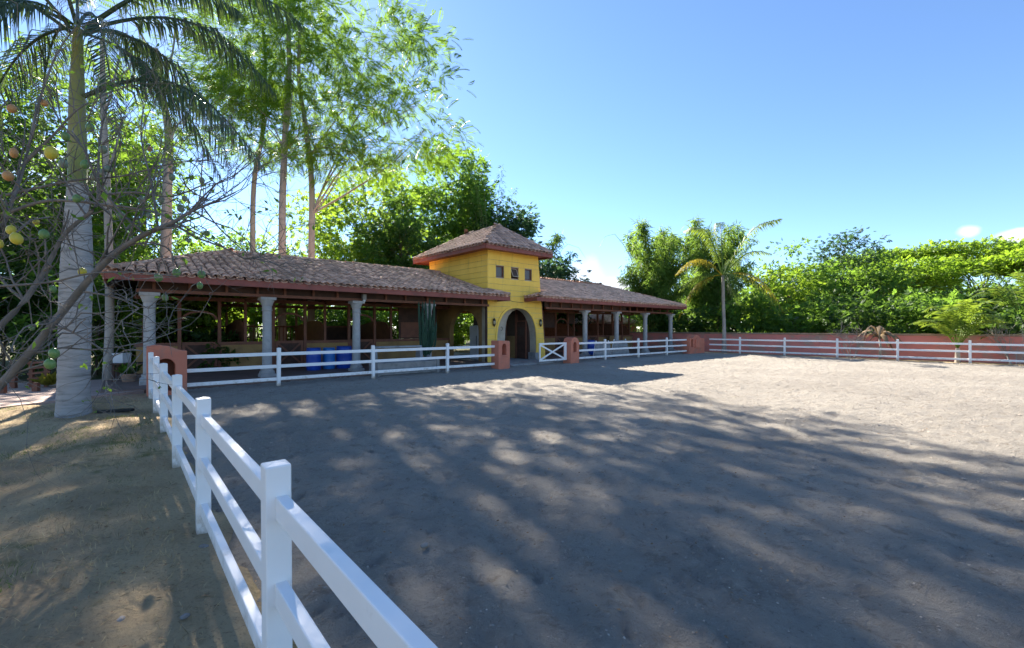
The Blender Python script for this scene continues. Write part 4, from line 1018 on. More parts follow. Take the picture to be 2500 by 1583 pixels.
barrel('barrel', 'dark blue barrel nearest the column on the near porch', u_at(840, 18.1), 18.1, 0.31, 0.85, 'blue_plastic')
barrel('barrel', 'dark blue barrel on the far porch behind its first column', u_at(1441, 17.3), 17.3, 0.29, 0.85, 'blue_plastic')

t = empty('stone_trough', W(u_at(990, 15.15), 15.15), A, 'long grey concrete trough behind the near fence', 'trough')
b = MB()
b.prism([(-0.30, 0.02), (0.30, 0.02), (0.34, 0.46), (0.26, 0.46), (0.23, 0.14), (-0.23, 0.14), (-0.26, 0.46), (-0.34, 0.46)], -1.15, 1.15, 'x'); b.build('basin', 'concrete', t, bevel=0.012)
for s in (-1, 1):
    b = MB(); b.prism([(-0.37, 0.0), (0.37, 0.0), (0.37, 0.50), (-0.37, 0.50)], s * 1.15 + (-0.0 if s > 0 else -0.12), s * 1.15 + (0.12 if s > 0 else 0.0), 'x'); b.build('end_block', 'concrete', t, bevel=0.012)
    b = MB(); b.prism([(0.40, 0.0), (0.95, 0.0), (0.80, 0.95), (0.50, 0.95)], s * 0.95 - 0.06, s * 0.95 + 0.06, 'x'); b.build('slanted_support', 'concrete', t, bevel=0.01)
b = MB(); b.box(-1.0, 1.0, 0.52, 0.78, 0.951, 1.02); b.build('back_shelf', 'concrete', t, bevel=0.01)

def jump_wing(label, u, v, w0, w1, h):
    e = empty('jump_panel', W(u, v, 0.0), A, label, 'jump panel', 'grey boarded jump panels on the far porch')
    n = 5
    for k in range(n):
        z0 = 0.05 + k * (h - 0.05) / n; z1 = z0 + (h - 0.05) / n - 0.012
        wa = w0 + (w1 - w0) * k / n; wb = w0 + (w1 - w0) * (k + 1) / n
        b = MB(); b.prism([(-wa / 2, z0), (wa / 2, z0), (wb / 2, z1), (-wb / 2, z1)], -0.02, 0.02, 'y'); b.build('board', 'concrete', e)
    for s in (-1, 1):
        b = MB(); b.bar((s * (w0 / 2 - 0.04), 0.05, 0.0), (s * (w1 / 2 - 0.04), 0.05, h + 0.05), 0.06, 0.05, (0, 1, 0)); b.build('upright', 'white_vinyl', e)
    for s in (-1, 1):
        b = MB(); b.box(s * (w0 / 2 - 0.12) - 0.04, s * (w0 / 2 - 0.12) + 0.04, -0.3, 0.3, 0.0, 0.05); b.build('foot', 'dark_wood', e)
jump_wing('grey slatted panel standing before the far porch beside the blue barrel', u_at(1472, 15.5), 15.5, 1.7, 1.2, 0.95)
jump_wing('grey slatted panel with a white edge before the second far column', u_at(1515, 15.6), 15.6, 1.9, 1.2, 1.0)

def heap():
    R = np.random.default_rng(9); n = 26
    x, y = np.meshgrid(np.linspace(-1.5, 1.5, n), np.linspace(-1.0, 1.0, n), indexing='ij')
    z = 1.40 * np.exp(-((x - 0.75) / 0.45) ** 2 - (y / 0.8) ** 2) + 1.12 * np.exp(-((x + 0.3) / 0.95) ** 2 - (y / 0.9) ** 2) * 0.9
    z = np.minimum(z, 1.62) + 0.06 * fbm(x * 5, y * 5, 3); z[0, :] = z[-1, :] = 0; z[:, 0] = z[:, -1] = 0
    i = np.arange(n * n).reshape(n, n); Fq = np.stack([i[:-1, :-1], i[1:, :-1], i[1:, 1:], i[:-1, 1:]], -1).reshape(-1, 4)
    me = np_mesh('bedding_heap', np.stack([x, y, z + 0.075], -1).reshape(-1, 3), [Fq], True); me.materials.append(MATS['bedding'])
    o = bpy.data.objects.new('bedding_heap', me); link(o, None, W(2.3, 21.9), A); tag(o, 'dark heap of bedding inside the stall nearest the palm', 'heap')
heap()

# cactus
cx = empty('column_cactus', W(u_at(1044, 15.95), 15.95), A, 'tall green many-stemmed cactus before the near stable wing', 'cactus')
R = random.Random(4)
b = MB(); b.tube([(0, 0, -0.05), (0.02, 0, 0.3), (0.0, 0.02, 0.62)], [0.12, 0.10, 0.09], 9); b.build('woody_base', 'grey_bark', cx, smooth=True)
for k in range(26):
    a = R.uniform(0, 2 * PI); rr = R.uniform(0.05, 0.42); x1, y1 = rr * math.cos(a) * 1.0, rr * math.sin(a) * 0.8
    z0 = R.uniform(0.45, 0.9); h = R.uniform(1.5, 2.95); h = max(h, z0 + 0.6)
    cen = [Vector((x1 * 0.25, y1 * 0.25, z0)), Vector((x1 * 0.75, y1 * 0.75, z0 + 0.22))]
    m = 6
    for j in range(1, m + 1):
        f = j / m; cen.append(Vector((x1 * (0.8 + 0.2 * f) + R.gauss(0, .012), y1 * (0.8 + 0.2 * f) + R.gauss(0, .012), z0 + 0.22 + (h - z0 - 0.22) * f)))
    b = MB(); ribs = 6; vs = []; fs = []; n = ribs * 2
    for i, p in enumerate(cen):
        r = 0.048 * (1 if i < len(cen) - 1 else 0.45) * (0.8 if i == 0 else 1)
        for q in range(n):
            an = 2 * PI * q / n; rr2 = r * (1.0 if q % 2 == 0 else 0.62); vs.append((p.x + rr2 * math.cos(an), p.y + rr2 * math.sin(an), p.z))
    for i in range(len(cen) - 1):
        for q in range(n): fs.append((i * n + q, i * n + (q + 1) % n, (i + 1) * n + (q + 1) % n, (i + 1) * n + q))
    vs.append(tuple(cen[-1] + Vector((0, 0, 0.03)))); L = len(vs) - 1
    for q in range(n): fs.append((L - n + q, L - n + (q + 1) % n, L))
    b.add(vs, fs); b.build('stem', 'cactus_skin', cx)

# ------------------------------------------------------------------ wall along the far side
def pink_wall():
    e = empty('boundary_wall', W(32.45, 4), A, 'long pink stucco wall behind the far fence', 'wall')
    for k in range(8):
        v0 = -26 + k * 6.0; v1 = v0 + 5.99
        b = MB(); b.box(-0.10, 0.10, v0, v1, -0.2, 1.30); b.build('wall_panel', 'pink_wall', e)
        b = MB(); b.box(-0.15, 0.15, v0, v1, 1.301, 1.40); b.build('wall_coping', 'wall_cap', e, bevel=0.01)
    return e
pink_wall()
def hut():
    e = empty('garden_hut', W(33.8, 24.6), A, 'small red hut with tiled pyramid roof behind the far stable end', 'hut')
    p = MB(); p.box(-0.5, 0.5, -0.5, 0.5, -0.1, 1.9); o = p.build('pier', 'salmon_stucco', e, bevel=0.02); o.location = (1.6, -0.8, 0)
    copy_child(o, e, (-2.4, -0.8, 0)); copy_child(o, e, (1.6, 2.2, 0)); copy_child(o, e, (-2.4, 2.2, 0))
    b = MB(); b.box(-3.2, 2.4, -1.6, 3.0, 1.9, 2.08); b.build('eave_beam', 'red_wood', e)
    ap = (-0.4, 0.7, 3.1); c = [(-3.4, -1.8, 2.09), (2.6, -1.8, 2.09), (2.6, 3.2, 2.09), (-3.4, 3.2, 2.09)]
    for k in range(4):
        b = MB(); b.add([c[k], c[(k + 1) % 4], ap, (c[k][0], c[k][1], 2.081), (c[(k + 1) % 4][0], c[(k + 1) % 4][1], 2.081)], [(0, 1, 2), (0, 3, 4, 1)]); b.build('roof_slope', 'roof_tile_new', e)
    roof = bpy.data.objects.new('roof', None); link(roof, e, (0, 0, 0))
    H1 = 2.5; S = math.hypot(H1, 1.01)
    sls = [(Vector((0, -1.8, 2.10)), (1, 0, 0), (0, H1, 1.01), [(-3.4, 0), (2.6, 0), (-0.4, S)]),
           (Vector((-3.4, 0, 2.10)), (0, -1, 0), (3.0, 0, 1.01), [(-3.2, 0), (1.8, 0), (-0.7, math.hypot(3.0, 1.01))])]
    cov = []
    for s in sls: cov += roof_slope_tiles(*s)[0]
    join_tiles('roof_tiles', TV, TF, cov, 'roof_tile_new', roof)
    for q in c[:2] + c[3:]: ridge_tiles(roof, q, ap, 'roof_tile_new', 0.08)
hut()

# ------------------------------------------------------------------ left side: timber gate, posts, table, pots, spotlights
def timber_gate():
    p0 = GP(60, 951); e = empty('timber_gate', p0, math.radians(14), 'low brown slatted timber gate left of the palm trunk', 'gate')
    b = MB(); b.box(-0.04, 0.04, -0.04, 0.04, -0.1, 0.78); o = b.build('upright', 'brown_wood', e); o.location = (0.16, 0, 0)
    copy_child(o, e, (0.50, 0, 0))
    for k in range(5):
        b = MB(); b.bar((0.10, -0.055, 0.14 + 0.145 * k), (0.62, -0.055, 0.20 + 0.145 * k), 0.025, 0.055); b.build('slat', 'brown_wood', e)
timber_gate()
for (x, y, h, lab) in ((33, 953, 0.62, 'square brown timber post left of the slatted gate'), (6, 966, 0.36, 'short brown timber post at the left edge beside the path'), (88, 961, 0.26, 'short brown timber stump beside the slatted gate')):
    b = MB(); b.box(-0.06, 0.06, -0.06, 0.06, -0.12, h); b.box(-0.045, 0.045, -0.045, 0.045, h, h + 0.02)
    o = b.build('timber_post', 'brown_wood', None, bevel=0.006); o.location = GP(x, y); o.rotation_euler = (0, 0, 0.3); tag(o, lab, 'post', 'timber posts along the path')
tb = empty('plant_table', GP(322, 936), 0.5, 'small dark table with a white box beside the first column', 'table')
b = MB(); b.box(-0.45, 0.45, -0.3, 0.3, 0.60, 0.64); b.build('table_top', 'dark_wood', tb)
for sx in (-1, 1):
    for sy in (-1, 1):
        b = MB(); b.box(sx * 0.38 - 0.03, sx * 0.38 + 0.03, sy * 0.24 - 0.03, sy * 0.24 + 0.03, 0, 0.599); b.build('leg', 'dark_wood', tb)
o = MB().add([(-0.15, -0.15, 0), (0.15, -0.15, 0), (0.15, 0.15, 0), (-0.15, 0.15, 0), (-0.16, -0.16, 0.27), (0.16, -0.16, 0.27), (0.16, 0.16, 0.27), (-0.16, 0.16, 0.27)],
             [(0, 3, 2, 1), (4, 5, 6, 7), (0, 1, 5, 4), (1, 2, 6, 5), (2, 3, 7, 6), (3, 0, 4, 7)]).box(-0.17, 0.17, -0.17, 0.17, 0.271, 0.30).build('white_tub', 'white_enamel', None, bevel=0.01)
o.location = GP(322, 936) + Vector((-0.22, -0.1, 0.641)); tag(o, 'pale square tub standing on the small dark table', 'tub')
pt = GP(314, 938); e = empty('potted_plant', pt, 0, 'clay pot with a leafy plant under the small dark table', 'potted plant')
b = MB(); b.lathe((0, 0, 0), [(0.13, 0.0), (0.19, 0.26), (0.205, 0.27), (0.205, 0.32), (0.18, 0.32), (0.16, 0.25)], 16); b.build('pot', 'clay_pot', e, smooth='auto')
POTTED = e
for (x, y, lab) in ((182, 1012, 'round black spotlight at the foot of the grey palm'), (207, 1003, 'smaller black spotlight right of the first at the palm foot')):
    e = empty('spotlight', GP(x, y), 0.3, lab, 'spotlight', 'spotlights at the palm foot')
    b = MB(); b.tube([(-0.02, -0.11, 0.15), (0, 0.0, 0.15), (0, 0.10, 0.17)], [0.105, 0.10, 0.05], 14); b.build('lamp_head', 'black_plastic', e, smooth='auto')
    b = MB(); b.tube([(0, 0.0, -0.05), (0, 0, 0.08)], 0.018, 8); b.build('stake', 'black_plastic', e)
    b = MB(); b.tube([(-0.02, -0.118, 0.15), (-0.02, -0.111, 0.15)], [0.09, 0.09], 14); b.build('lens', 'window_glass', e)
b = MB(); b.box(-0.30, 0.30, -0.07, 0.07, 0, 0.05); o = b.build('plank_scrap', 'black_plastic', None, bevel=0.006); o.location = GP(281, 1006) + Vector((0, 0, 0.0)); o.rotation_euler = (0, 0, 0.35)
tag(o, 'dark flat board lying on the dirt right of the palm foot', 'board')
stones = [(497, 1342, 0.030, 'pale flat stone by the second near fence post'), (452, 1513, 0.022, 'grey stone at the bottom edge left of the fence'), (295, 1524, 0.030, 'brown stone beside a grass tuft'),
          (793, 1441, 0.012, 'tiny white stone near the fence on the sand'), (1036, 1338, 0.030, 'dark pebble lying alone on the shaded sand')]
for k, (x, y, r, lab) in enumerate(stones):
    b = MB(); b.sphere((0, 0, 0), r, 9, 6, (1.3, 0.9, 0.6)); rr_ = random.Random(k)
    b.V = [(v[0] * rr_.uniform(.85, 1.12), v[1] * rr_.uniform(.85, 1.12), v[2] * rr_.uniform(.85, 1.1)) for v in b.V]
    o = b.build('stone', 'stone_grey', None, smooth=True); o.location = GP(x, y) + Vector((0, 0, 0.012 + r * 0.3)); o.rotation_euler = (0, 0, k); tag(o, lab, 'stone', 'loose stones')
# ------------------------------------------------------------------ foliage
def frames(d, nref):
    d = d / np.linalg.norm(d, axis=1, keepdims=True)
    y = np.cross(nref, d); ln = np.linalg.norm(y, axis=1, keepdims=True); y = np.where(ln > 1e-5, y / np.maximum(ln, 1e-9), np.array([[1.0, 0, 0]]))
    z = np.cross(d, y)
    return np.stack([d, y, z], -1)
LEAF_BROAD = (np.array([(0, 0, 0), (0.40, 0.27, 0.05), (1, 0, -0.10), (0.40, -0.27, 0.05)]), np.array([(0, 1, 2), (0, 2, 3)]))
LEAF_NARROW = (np.array([(0, 0, 0), (0.35, 0.07, 0.02), (1, 0, -0.15), (0.35, -0.07, 0.02)]), np.array([(0, 1, 2), (0, 2, 3)]))
def feather_template(pairs=11, w=0.056):
    V = []; Fq = []
    for k in range(pairs):
        t = (k + 0.6) / pairs; x = t; z = -0.28 * t * t
        L = 0.30 * math.sin(PI * (0.12 + 0.80 * t)) + 0.03
        for s in (-1, 1):
            b = len(V); c = math.cos(math.radians(58)); sn = math.sin(math.radians(58))
            V += [(x, 0, z), (x + 0.5 * L * c - w * .7, s * 0.5 * L * sn, z + 0.015), (x + L * c, s * L * sn, z - 0.05), (x + 0.5 * L * c + w * .7, s * 0.5 * L * sn, z + 0.015)]
            Fq.append((b, b + 1, b + 2, b + 3))
    b = len(V); V += [(0, 0, 0.005), (0.5, 0.006, -0.065), (1.0, 0, -0.28), (0.5, -0.006, -0.065)]; Fq.append((b, b + 1, b + 2, b + 3))
    return np.array(V), np.array(Fq)
LEAF_STRAW = (LEAF_NARROW[0] * np.array([1, 0.42, 0.6]), LEAF_NARROW[1])
LEAF_FEATHER = feather_template()
LEAF_SPRAY = None
def spray_template(n=5):
    """a twig end with several broad leaves"""
    V = []; Fq = []; R = np.random.default_rng(2)
    bv, bf = LEAF_BROAD
    for k in range(n):
        a = (k % 2 * 2 - 1) * (0.9 - 0.10 * k) if k < n - 1 else 0.0
        t = 0.15 + 0.6 * k / n; c, s_ = math.cos(a), math.sin(a); tl = R.uniform(-0.5, 0.5)
        for v in bv:
            x, y, z = v * 0.52; z2 = z + y * tl
            V.append((t + x * c - y * s_, x * s_ + y * c, z2 - 0.12 * (t + x * c)))
        Fq += [tuple(f + k * len(bv)) for f in bf]
    return np.array(V), np.array(Fq)
LEAF_SPRAY = spray_template()
def leaves_mesh(name, tmpl, pos, fr, sc, m):
    tv, tf = tmpl
    V = np.einsum('nij,kj->nki', fr, tv) * sc[:, None, None] + pos[:, None, :]
    Fc = (tf[None] + (np.arange(len(pos)) * len(tv))[:, None, None]).reshape(-1, tf.shape[1])
    me = np_mesh(name, V.reshape(-1, 3), [Fc]); me.materials.append(MATS[m]); return me
def curve_pts(p, q, n, bend, R, sag=0.0):
    p = Vector(p); q = Vector(q); L = (q - p).length
    off = Vector((R.gauss(0, 1), R.gauss(0, 1), R.gauss(0, 1))) * bend * L
    out = []
    for k in range(n + 1):
        t = k / n; out.append(p.lerp(q, t) + off * math.sin(PI * t) + Vector((0, 0, sag * L * math.sin(PI * t))))
    return out
def lumpy(R, k=9):
    D = R.normal(size=(k, 3)); D /= np.linalg.norm(D, axis=1, keepdims=True); a = R.uniform(-0.35, 0.30, k)
    def f(d): return 1.0 + (a[None] * np.exp(3.2 * (d @ D.T - 1))).sum(1)
    return f
def tree(name, label, cat, base, trunk, r0, ells, leaf, lsize, lmat, bark, seed, per=40, sig=0.42, group=None, droop=0.25, flat=0.55, limb_r=0.35,
         low=0.5, shell=0.40, trunks=None, kind=None):
    """trunk: polyline of the stem from the base up; ells: (centre, radii, clusters)"""
    R = np.random.default_rng(seed); Rp = random.Random(seed)
    base = Vector(base)
    e = empty(name, base, 0, label, cat, group)
    tb = MB(tuple(base))
    T = [Vector(p) for p in trunk]; n = len(T)
    def smooth(P, m=5):
        out = []
        for i in range(len(P) - 1):
            p0 = P[max(i - 1, 0)]; p1 = P[i]; p2 = P[i + 1]; p3 = P[min(i + 2, len(P) - 1)]
            for k in range(m):
                t = k / m
                out.append(0.5 * ((2 * p1) + (-p0 + p2) * t + (2 * p0 - 5 * p1 + 4 * p2 - p3) * t * t + (-p0 + 3 * p1 - 3 * p2 + p3) * t ** 3))
        out.append(P[-1]); return out
    Ts = smooth(T); m = len(Ts)
    rad = [r0 * (1.0 - 0.62 * (k / (m - 1))) * (1.25 if k == 0 else 1.0) for k in range(m)]
    tb.tube(Ts, rad, 10)
    pos = []; dr = []; up = []
    for (c, r, ncl) in ells:
        c = np.array(c, float); r = np.array(r, float); lf = lumpy(R)
        d = R.normal(size=(ncl, 3)); d /= np.linalg.norm(d, axis=1, keepdims=True)
        rho = (shell + (1 - shell) * R.random(ncl) ** 0.6) * lf(d)
        P = c + d * r * rho[:, None]
        P[:, 2] = np.maximum(P[:, 2], 0.25)
        ns = max(2, ncl // 14)
        seeds = P[R.choice(ncl, ns, replace=False)] * 0.55 + c * 0.45
        # limbs
        limbs = []
        for s in seeds:
            k0 = int(m * Rp.uniform(low, 0.98)); k0 = min(k0, m - 1); st = Ts[k0]
            if st.z > s[2] + 0.5: k0 = int(m * low * 0.8); st = Ts[k0]
            cp = curve_pts(st, s, 5, 0.07, Rp, 0.06); rr = rad[k0] * limb_r * 1.2
            rr = min(rr, 0.085); tb.tube(cp, [rr * (1 - 0.75 * q / 5) for q in range(6)], 6, False); limbs.append((cp, rr))
        for q in range(ncl):
            p = P[q]
            j = int(np.argmin(((seeds - p) ** 2).sum(1))); cp, rr = limbs[j]; st = cp[Rp.choice((3, 4, 5))]
            tw = curve_pts(st, p, 3, 0.10, Rp, 0.03); tr = max(0.008, rr * 0.25)
            tb.tube(tw, [tr, tr * 0.8, tr * 0.55, tr * 0.3], 4, False)
        N = ncl * per
        idx = np.repeat(np.arange(ncl), per)
        g = R.normal(size=(N, 3)) * sig; g[:, 2] *= flat
        pp = P[idx] + g
        dd = 0.55 * g / sig + 0.6 * d[idx] + R.normal(size=(N, 3)) * 0.6; dd[:, 2] -= droop * 2
        nn = R.normal(size=(N, 3)) * 0.55; nn[:, 2] += 1.0
        keep = pp[:, 2] > 0.04
        pos.append(pp[keep]); dr.append(dd[keep]); up.append(nn[keep])
    pos = np.concatenate(pos); dr = np.concatenate(dr); up = np.concatenate(up)
    sc = lsize * R.uniform(0.65, 1.25, len(pos))
    me = leaves_mesh('crown', leaf, pos - np.array(base), frames(dr, up), sc, lmat)
    if n > 0: tb.build('trunk', bark, e, smooth=True, fix=False)
    link(bpy.data.objects.new('crown', me), e)
    if kind: e['kind'] = kind
    return e
def straight(x, y, h, lean=(0, 0), k=4):
    return [(x + lean[0] * t / k, y + lean[1] * t / k, h * t / k - (0.15 if t == 0 else 0)) for t in range(k + 1)]

# tall feathery trees behind the near wing: trunk seen at a pixel column, distance Y
def pxtree(pts, Y):
    out = []
    for x, y in pts: out.append(tuple(PX(x, y, Y)))
    b = out[0]; return [(b[0], b[1], -0.15)] + out
tk = pxtree([(689, 640), (690, 480), (698, 300), (706, 180), (704, 40), (712, -120)], 23.0)
tree('feathery_tree', 'tall feathery tree with straight pale trunk rising midway along the near roof', 'tree', (tk[0][0], tk[0][1], 0), tk, 0.215,
     [((-11.4, 22.8, 16.4), (3.8, 4.0, 4.4), 25), ((-9.8, 22.0, 12.2), (2.6, 2.6, 2.0), 10), ((-13.6, 23.0, 12.8), (2.0, 2.2, 1.8), 7)], LEAF_FEATHER, 0.60, 'leaf_feather', 'pale_bark', 21, per=58, sig=0.85, flat=0.26, droop=0.10,
     group='tall feathery trees behind the near wing', low=0.55, limb_r=0.22)
tk = pxtree([(760, 645), (761, 450), (745, 300), (730, 200), (732, 60)], 24.0)
tree('feathery_tree', 'feathery tree forking low, its crown spreading right above the roof', 'tree', (tk[0][0], tk[0][1], 0), tk, 0.20,
     [((-7.6, 23.0, 15.8), (3.8, 3.8, 4.2), 23), ((-5.4, 22.0, 11.4), (2.3, 2.2, 3.0), 11), ((-8.6, 23.5, 10.4), (2.0, 2.0, 1.4), 6)], LEAF_FEATHER, 0.60, 'leaf_feather', 'pale_bark', 22, per=58, sig=0.85, flat=0.26, droop=0.10,
     group='tall feathery trees behind the near wing', low=0.40, limb_r=0.30)
tk = pxtree([(617, 630), (620, 450), (640, 330), (648, 180), (640, 60)], 25.5)
tree('feathery_tree', 'slender feathery tree left of the straight pale trunk', 'tree', (tk[0][0], tk[0][1], 0), tk, 0.175,
     [((-15.4, 25.3, 17.0), (3.2, 3.4, 3.6), 24), ((-14.0, 25.0, 12.0), (2.0, 2.0, 1.6), 8)], LEAF_FEATHER, 0.60, 'leaf_feather', 'pale_bark', 23, per=58, sig=0.85, flat=0.26, droop=0.10,
     group='tall feathery trees behind the near wing', low=0.55)
tk = pxtree([(405, 640), (408, 480), (412, 330), (398, 240), (380, 120)], 20.5)
tree('feathery_tree', 'thick pale-trunked feathery tree behind the near end of the roof', 'tree', (tk[0][0], tk[0][1], 0), tk, 0.26,
     [((-16.2, 20.5, 15.4), (3.2, 3.4, 3.6), 7), ((-15.6, 20.0, 11.6), (2.8, 2.4, 1.5), 8)], LEAF_FEATHER, 0.60, 'leaf_feather', 'pale_bark', 24, per=30, sig=0.85, flat=0.26, droop=0.10,
     group='tall feathery trees behind the near wing', low=0.55, limb_r=0.45)
tk = pxtree([(262, 930), (268, 760), (262, 480), (252, 250), (250, 100)], 14.0)
tree('feathery_tree', 'thin brown-trunked tree just behind the grey palm', 'tree', (tk[0][0], tk[0][1], 0), tk, 0.15,
     [((-13.4, 15.0, 11.8), (2.4, 2.6, 2.2), 4), ((-14.0, 15.5, 8.6), (2.0, 2.0, 1.4), 6)], LEAF_FEATHER, 0.60, 'leaf_feather', 'pale_bark', 25, per=15, sig=0.6, flat=0.3,
     group='tall feathery trees behind the near wing', low=0.6)

# broadleaf trees behind the building and on the left
BL = [  # name-label, x px, Y, top px, half width px, n clusters, leaf mat, seed
    ('yellow-green broadleaf tree right behind the feathery crowns', 890, 42, 400, 130, 120, 'leaf_bright', 31),
    ('tall leafy tree rising behind the yellow tower', 1110, 62, 368, 135, 170, 'leaf_mid', 32),
    ('bluish leafy tree at the right behind the tower roof', 1230, 60, 480, 85, 100, 'leaf_blue', 33),
    ('low wispy tree right of the tower roof', 1330, 36, 600, 85, 50, 'leaf_blue', 34),
    ('bright leafy tree behind the middle of the near roof', 745, 34, 500, 100, 40, 'leaf_bright', 35),
    ('dark leafy tree low behind the tower left edge', 990, 36, 520, 95, 90, 'leaf_dark', 36),
    ('leafy tree behind the near roof ridge under the feathery crowns', 570, 36, 540, 100, 30, 'leaf_mid', 37),
    ('yellow-green leafy tree behind the calabash branches', 470, 35, 560, 90, 26, 'leaf_bright', 38),
    ('dark leafy tree at the far left beyond the palm', 50, 26, 360, 150, 80, 'leaf_dark', 39),
    ('mid-green leafy tree left of the thin brown trunk', 190, 29, 440, 120, 60, 'leaf_mid', 40),
    ('dark leafy tree at the left edge over the path', -120, 17, 150, 240, 110, 'leaf_dark', 41),
    ('tall dark leafy tree high behind the palm crown', 130, 22, 60, 190, 90, 'leaf_mid', 42),
    ('tall leafy tree between the palm and the thick pale trunk', 330, 27, 250, 120, 60, 'leaf_mid', 43),
]
for lab, x, Y, ty, hw, ncl, lm, sd in BL:
    top = PX(x, ty, Y).z; X = PX(x, 800, Y).x; r = hw / F * Y
    cz = top * 0.60; rz = top * 0.42
    tree('broadleaf_tree', lab, 'tree', (X, Y, 0), straight(X, Y, top * 0.62, (r * 0.15, 0.2)), 0.10 + 0.012 * top,
         [((X, Y, cz), (r, r * 0.9, rz), ncl), ((X + r * 0.35, Y - 0.4, cz * 0.72), (r * 0.9, r * 0.7, rz * 0.55), ncl // 3)], LEAF_SPRAY, 0.42 * max(1, Y / 34), lm, 'dark_bark', sd, per=26 if sd in (41, 42, 39) else 44, sig=0.55 * max(1, Y / 40), group='leafy trees behind the stable', low=0.35)

# shrubs: behind the stalls, on the left, behind the wall
def shrub(label, X, Y, r, h, ncl, lm, seed, per=20, size=0.40, group='shrubs behind the stable', leaf=None):
    return tree('leafy_shrub', label, 'shrub', (X, Y, 0), straight(X, Y, h * 0.55, (0.1, 0.1), 3), 0.05, [((X, Y, h * 0.52), (r, r * 0.8, h * 0.48), ncl)],
                leaf or LEAF_SPRAY, size, lm, 'dark_bark', seed, per=per, sig=0.30, group=group, low=0.2, shell=0.3)
words = ['nearest the palm', 'behind the first stall', 'behind the second stall partition', 'behind the second stall', 'behind the barrels', 'behind the third stall', 'behind the cactus', 'behind the passage arch']
for k in range(8):
    p = W(-2.6 + 2.3 * k, 28.6 + 0.8 * (k % 2))
    shrub('leafy green shrub %s seen through the near wing' % words[k], p.x, p.y, 1.75, 4.3 - 0.35 * (k % 3) - (0.5 if k > 4 else 0), 46, ['leaf_bright', 'leaf_bright', 'leaf_bright', 'leaf_mid', 'leaf_mid', 'leaf_dark', 'leaf_mid', 'leaf_bright'][k], 60 + k)
wordsR = ['behind the first far stall', 'behind the second far stall', 'behind the third far stall', 'left of the small hut', 'beyond the small hut']
for k in range(5):
    p = W(18.8 + 3.1 * k, 29.0 + 0.8 * (k % 2) + (1.4 if k > 2 else 0))
    shrub('leafy green shrub %s' % wordsR[k], p.x, p.y, 2.0, 4.0, 40, ['leaf_bright', 'leaf_mid', 'leaf_bright', 'leaf_bright', 'leaf_mid'][k], 80 + k)
lw_ = [(-13.6, 18.0, 1.6, 3.6, 'leaf_bright', 'backlit green shrub right of the thin brown trunk'), (-16.0, 17.0, 1.7, 3.8, 'leaf_mid', 'green shrub between palm trunk and timber gate'),
       (-19.0, 16.5, 1.9, 4.4, 'leaf_dark', 'dark shrub behind the slatted timber gate'), (-21.0, 14.5, 1.9, 4.2, 'leaf_mid', 'dark green shrub at the left edge beyond the path'),
       (-15.0, 21.0, 1.9, 4.4, 'leaf_bright', 'tall bright shrub left of the first column'), (-18.5, 20.5, 2.2, 5.5, 'leaf_mid', 'tall green shrub far behind the palm trunk'), (-11.9, 17.6, 0.8, 1.3, 'leaf_dark', 'low dark shrub behind the small plant table'),
       (-23.5, 18.0, 2.4, 6.0, 'leaf_dark', 'tall dark shrub at the left edge under the trees')]
for k, (X, Y, r, h, lm, lab) in enumerate(lw_):
    shrub(lab, X, Y, r, h, 46, lm, 100 + k, group='shrubs beyond the path')
# leaves of the potted plant
def tuft(parent, n, L, m, seed, name='leaves', spread=0.6, z0=0.28, w=LEAF_NARROW):
    R = np.random.default_rng(seed); a = R.uniform(0, 2 * PI, n); el = R.uniform(0.5, 1.4, n)
    d = np.stack([np.cos(a) * np.cos(el), np.sin(a) * np.cos(el), np.sin(el)], -1); nn = R.normal(size=(n, 3)) * .3; nn[:, 2] += 1
    pos = np.stack([0.05 * np.cos(a), 0.05 * np.sin(a), np.full(n, z0)], -1)
    me = leaves_mesh(name, w, pos, frames(d, nn), L * R.uniform(.6, 1.1, n), m); return link(bpy.data.objects.new(name, me), parent)
tuft(POTTED, 60, 0.42, 'leaf_mid', 5, w=LEAF_BROAD)
rp = empty('red_leaf_plant', GP(118, 950), 0, 'small plant with reddish yellow leaves beside the timber gate', 'plant')
tuft(rp, 46, 0.40, 'yellow_frond', 6, z0=0.10, w=LEAF_BROAD)
b = MB(); b.tube([(0, 0, -0.05), (0.01, 0, 0.22)], [0.02, 0.012], 6); b.build('stem', 'dark_bark', rp)

# right side, behind the pink wall
RT = [(1945, 44, 605, 110, 90, 'leaf_mid', 'broad mid-green tree right of the coconut palm'), (1895, 40, 640, 75, 60, 'leaf_bright', 'low yellow-green tree right behind the coconut palm'),
      (2050, 47, 565, 90, 80, 'leaf_blue', 'taller bluish tree standing above the others right of the coconut palm'), (2130, 44, 640, 100, 90, 'leaf_mid', 'leafy tree behind the dead banana plant'),
      (2010, 38, 720, 85, 70, 'leaf_dark', 'dark low tree behind the bare grey shrub'), (2230, 37, 730, 100, 80, 'leaf_mid', 'leafy low tree behind the yellow-green young palm'),
      (2420, 40, 690, 110, 80, 'leaf_dark', 'dark leafy tree under the umbrella canopy at right'), (2560, 36, 660, 110, 80, 'leaf_mid', 'leafy tree at the right edge of the picture')]
for k, (x, Y, ty, hw, ncl, lm, lab) in enumerate(RT):
    top = PX(x, ty, Y).z; X = PX(x, 800, Y).x; r = hw / F * Y
    tree('broadleaf_tree', lab, 'tree', (X, Y, 0), straight(X, Y, top * 0.6, (r * 0.1, 0)), 0.22, [((X, Y, top * 0.56), (r, r * 0.8, top * 0.46), ncl), ((X - 0.3 * r, Y - 0.5, top * 0.3), (r * 0.9, r * 0.7, top * 0.26), ncl // 3)],
         LEAF_SPRAY, 0.44, lm, 'dark_bark', 130 + k, per=33, sig=0.60, group='trees behind the pink wall', low=0.3)
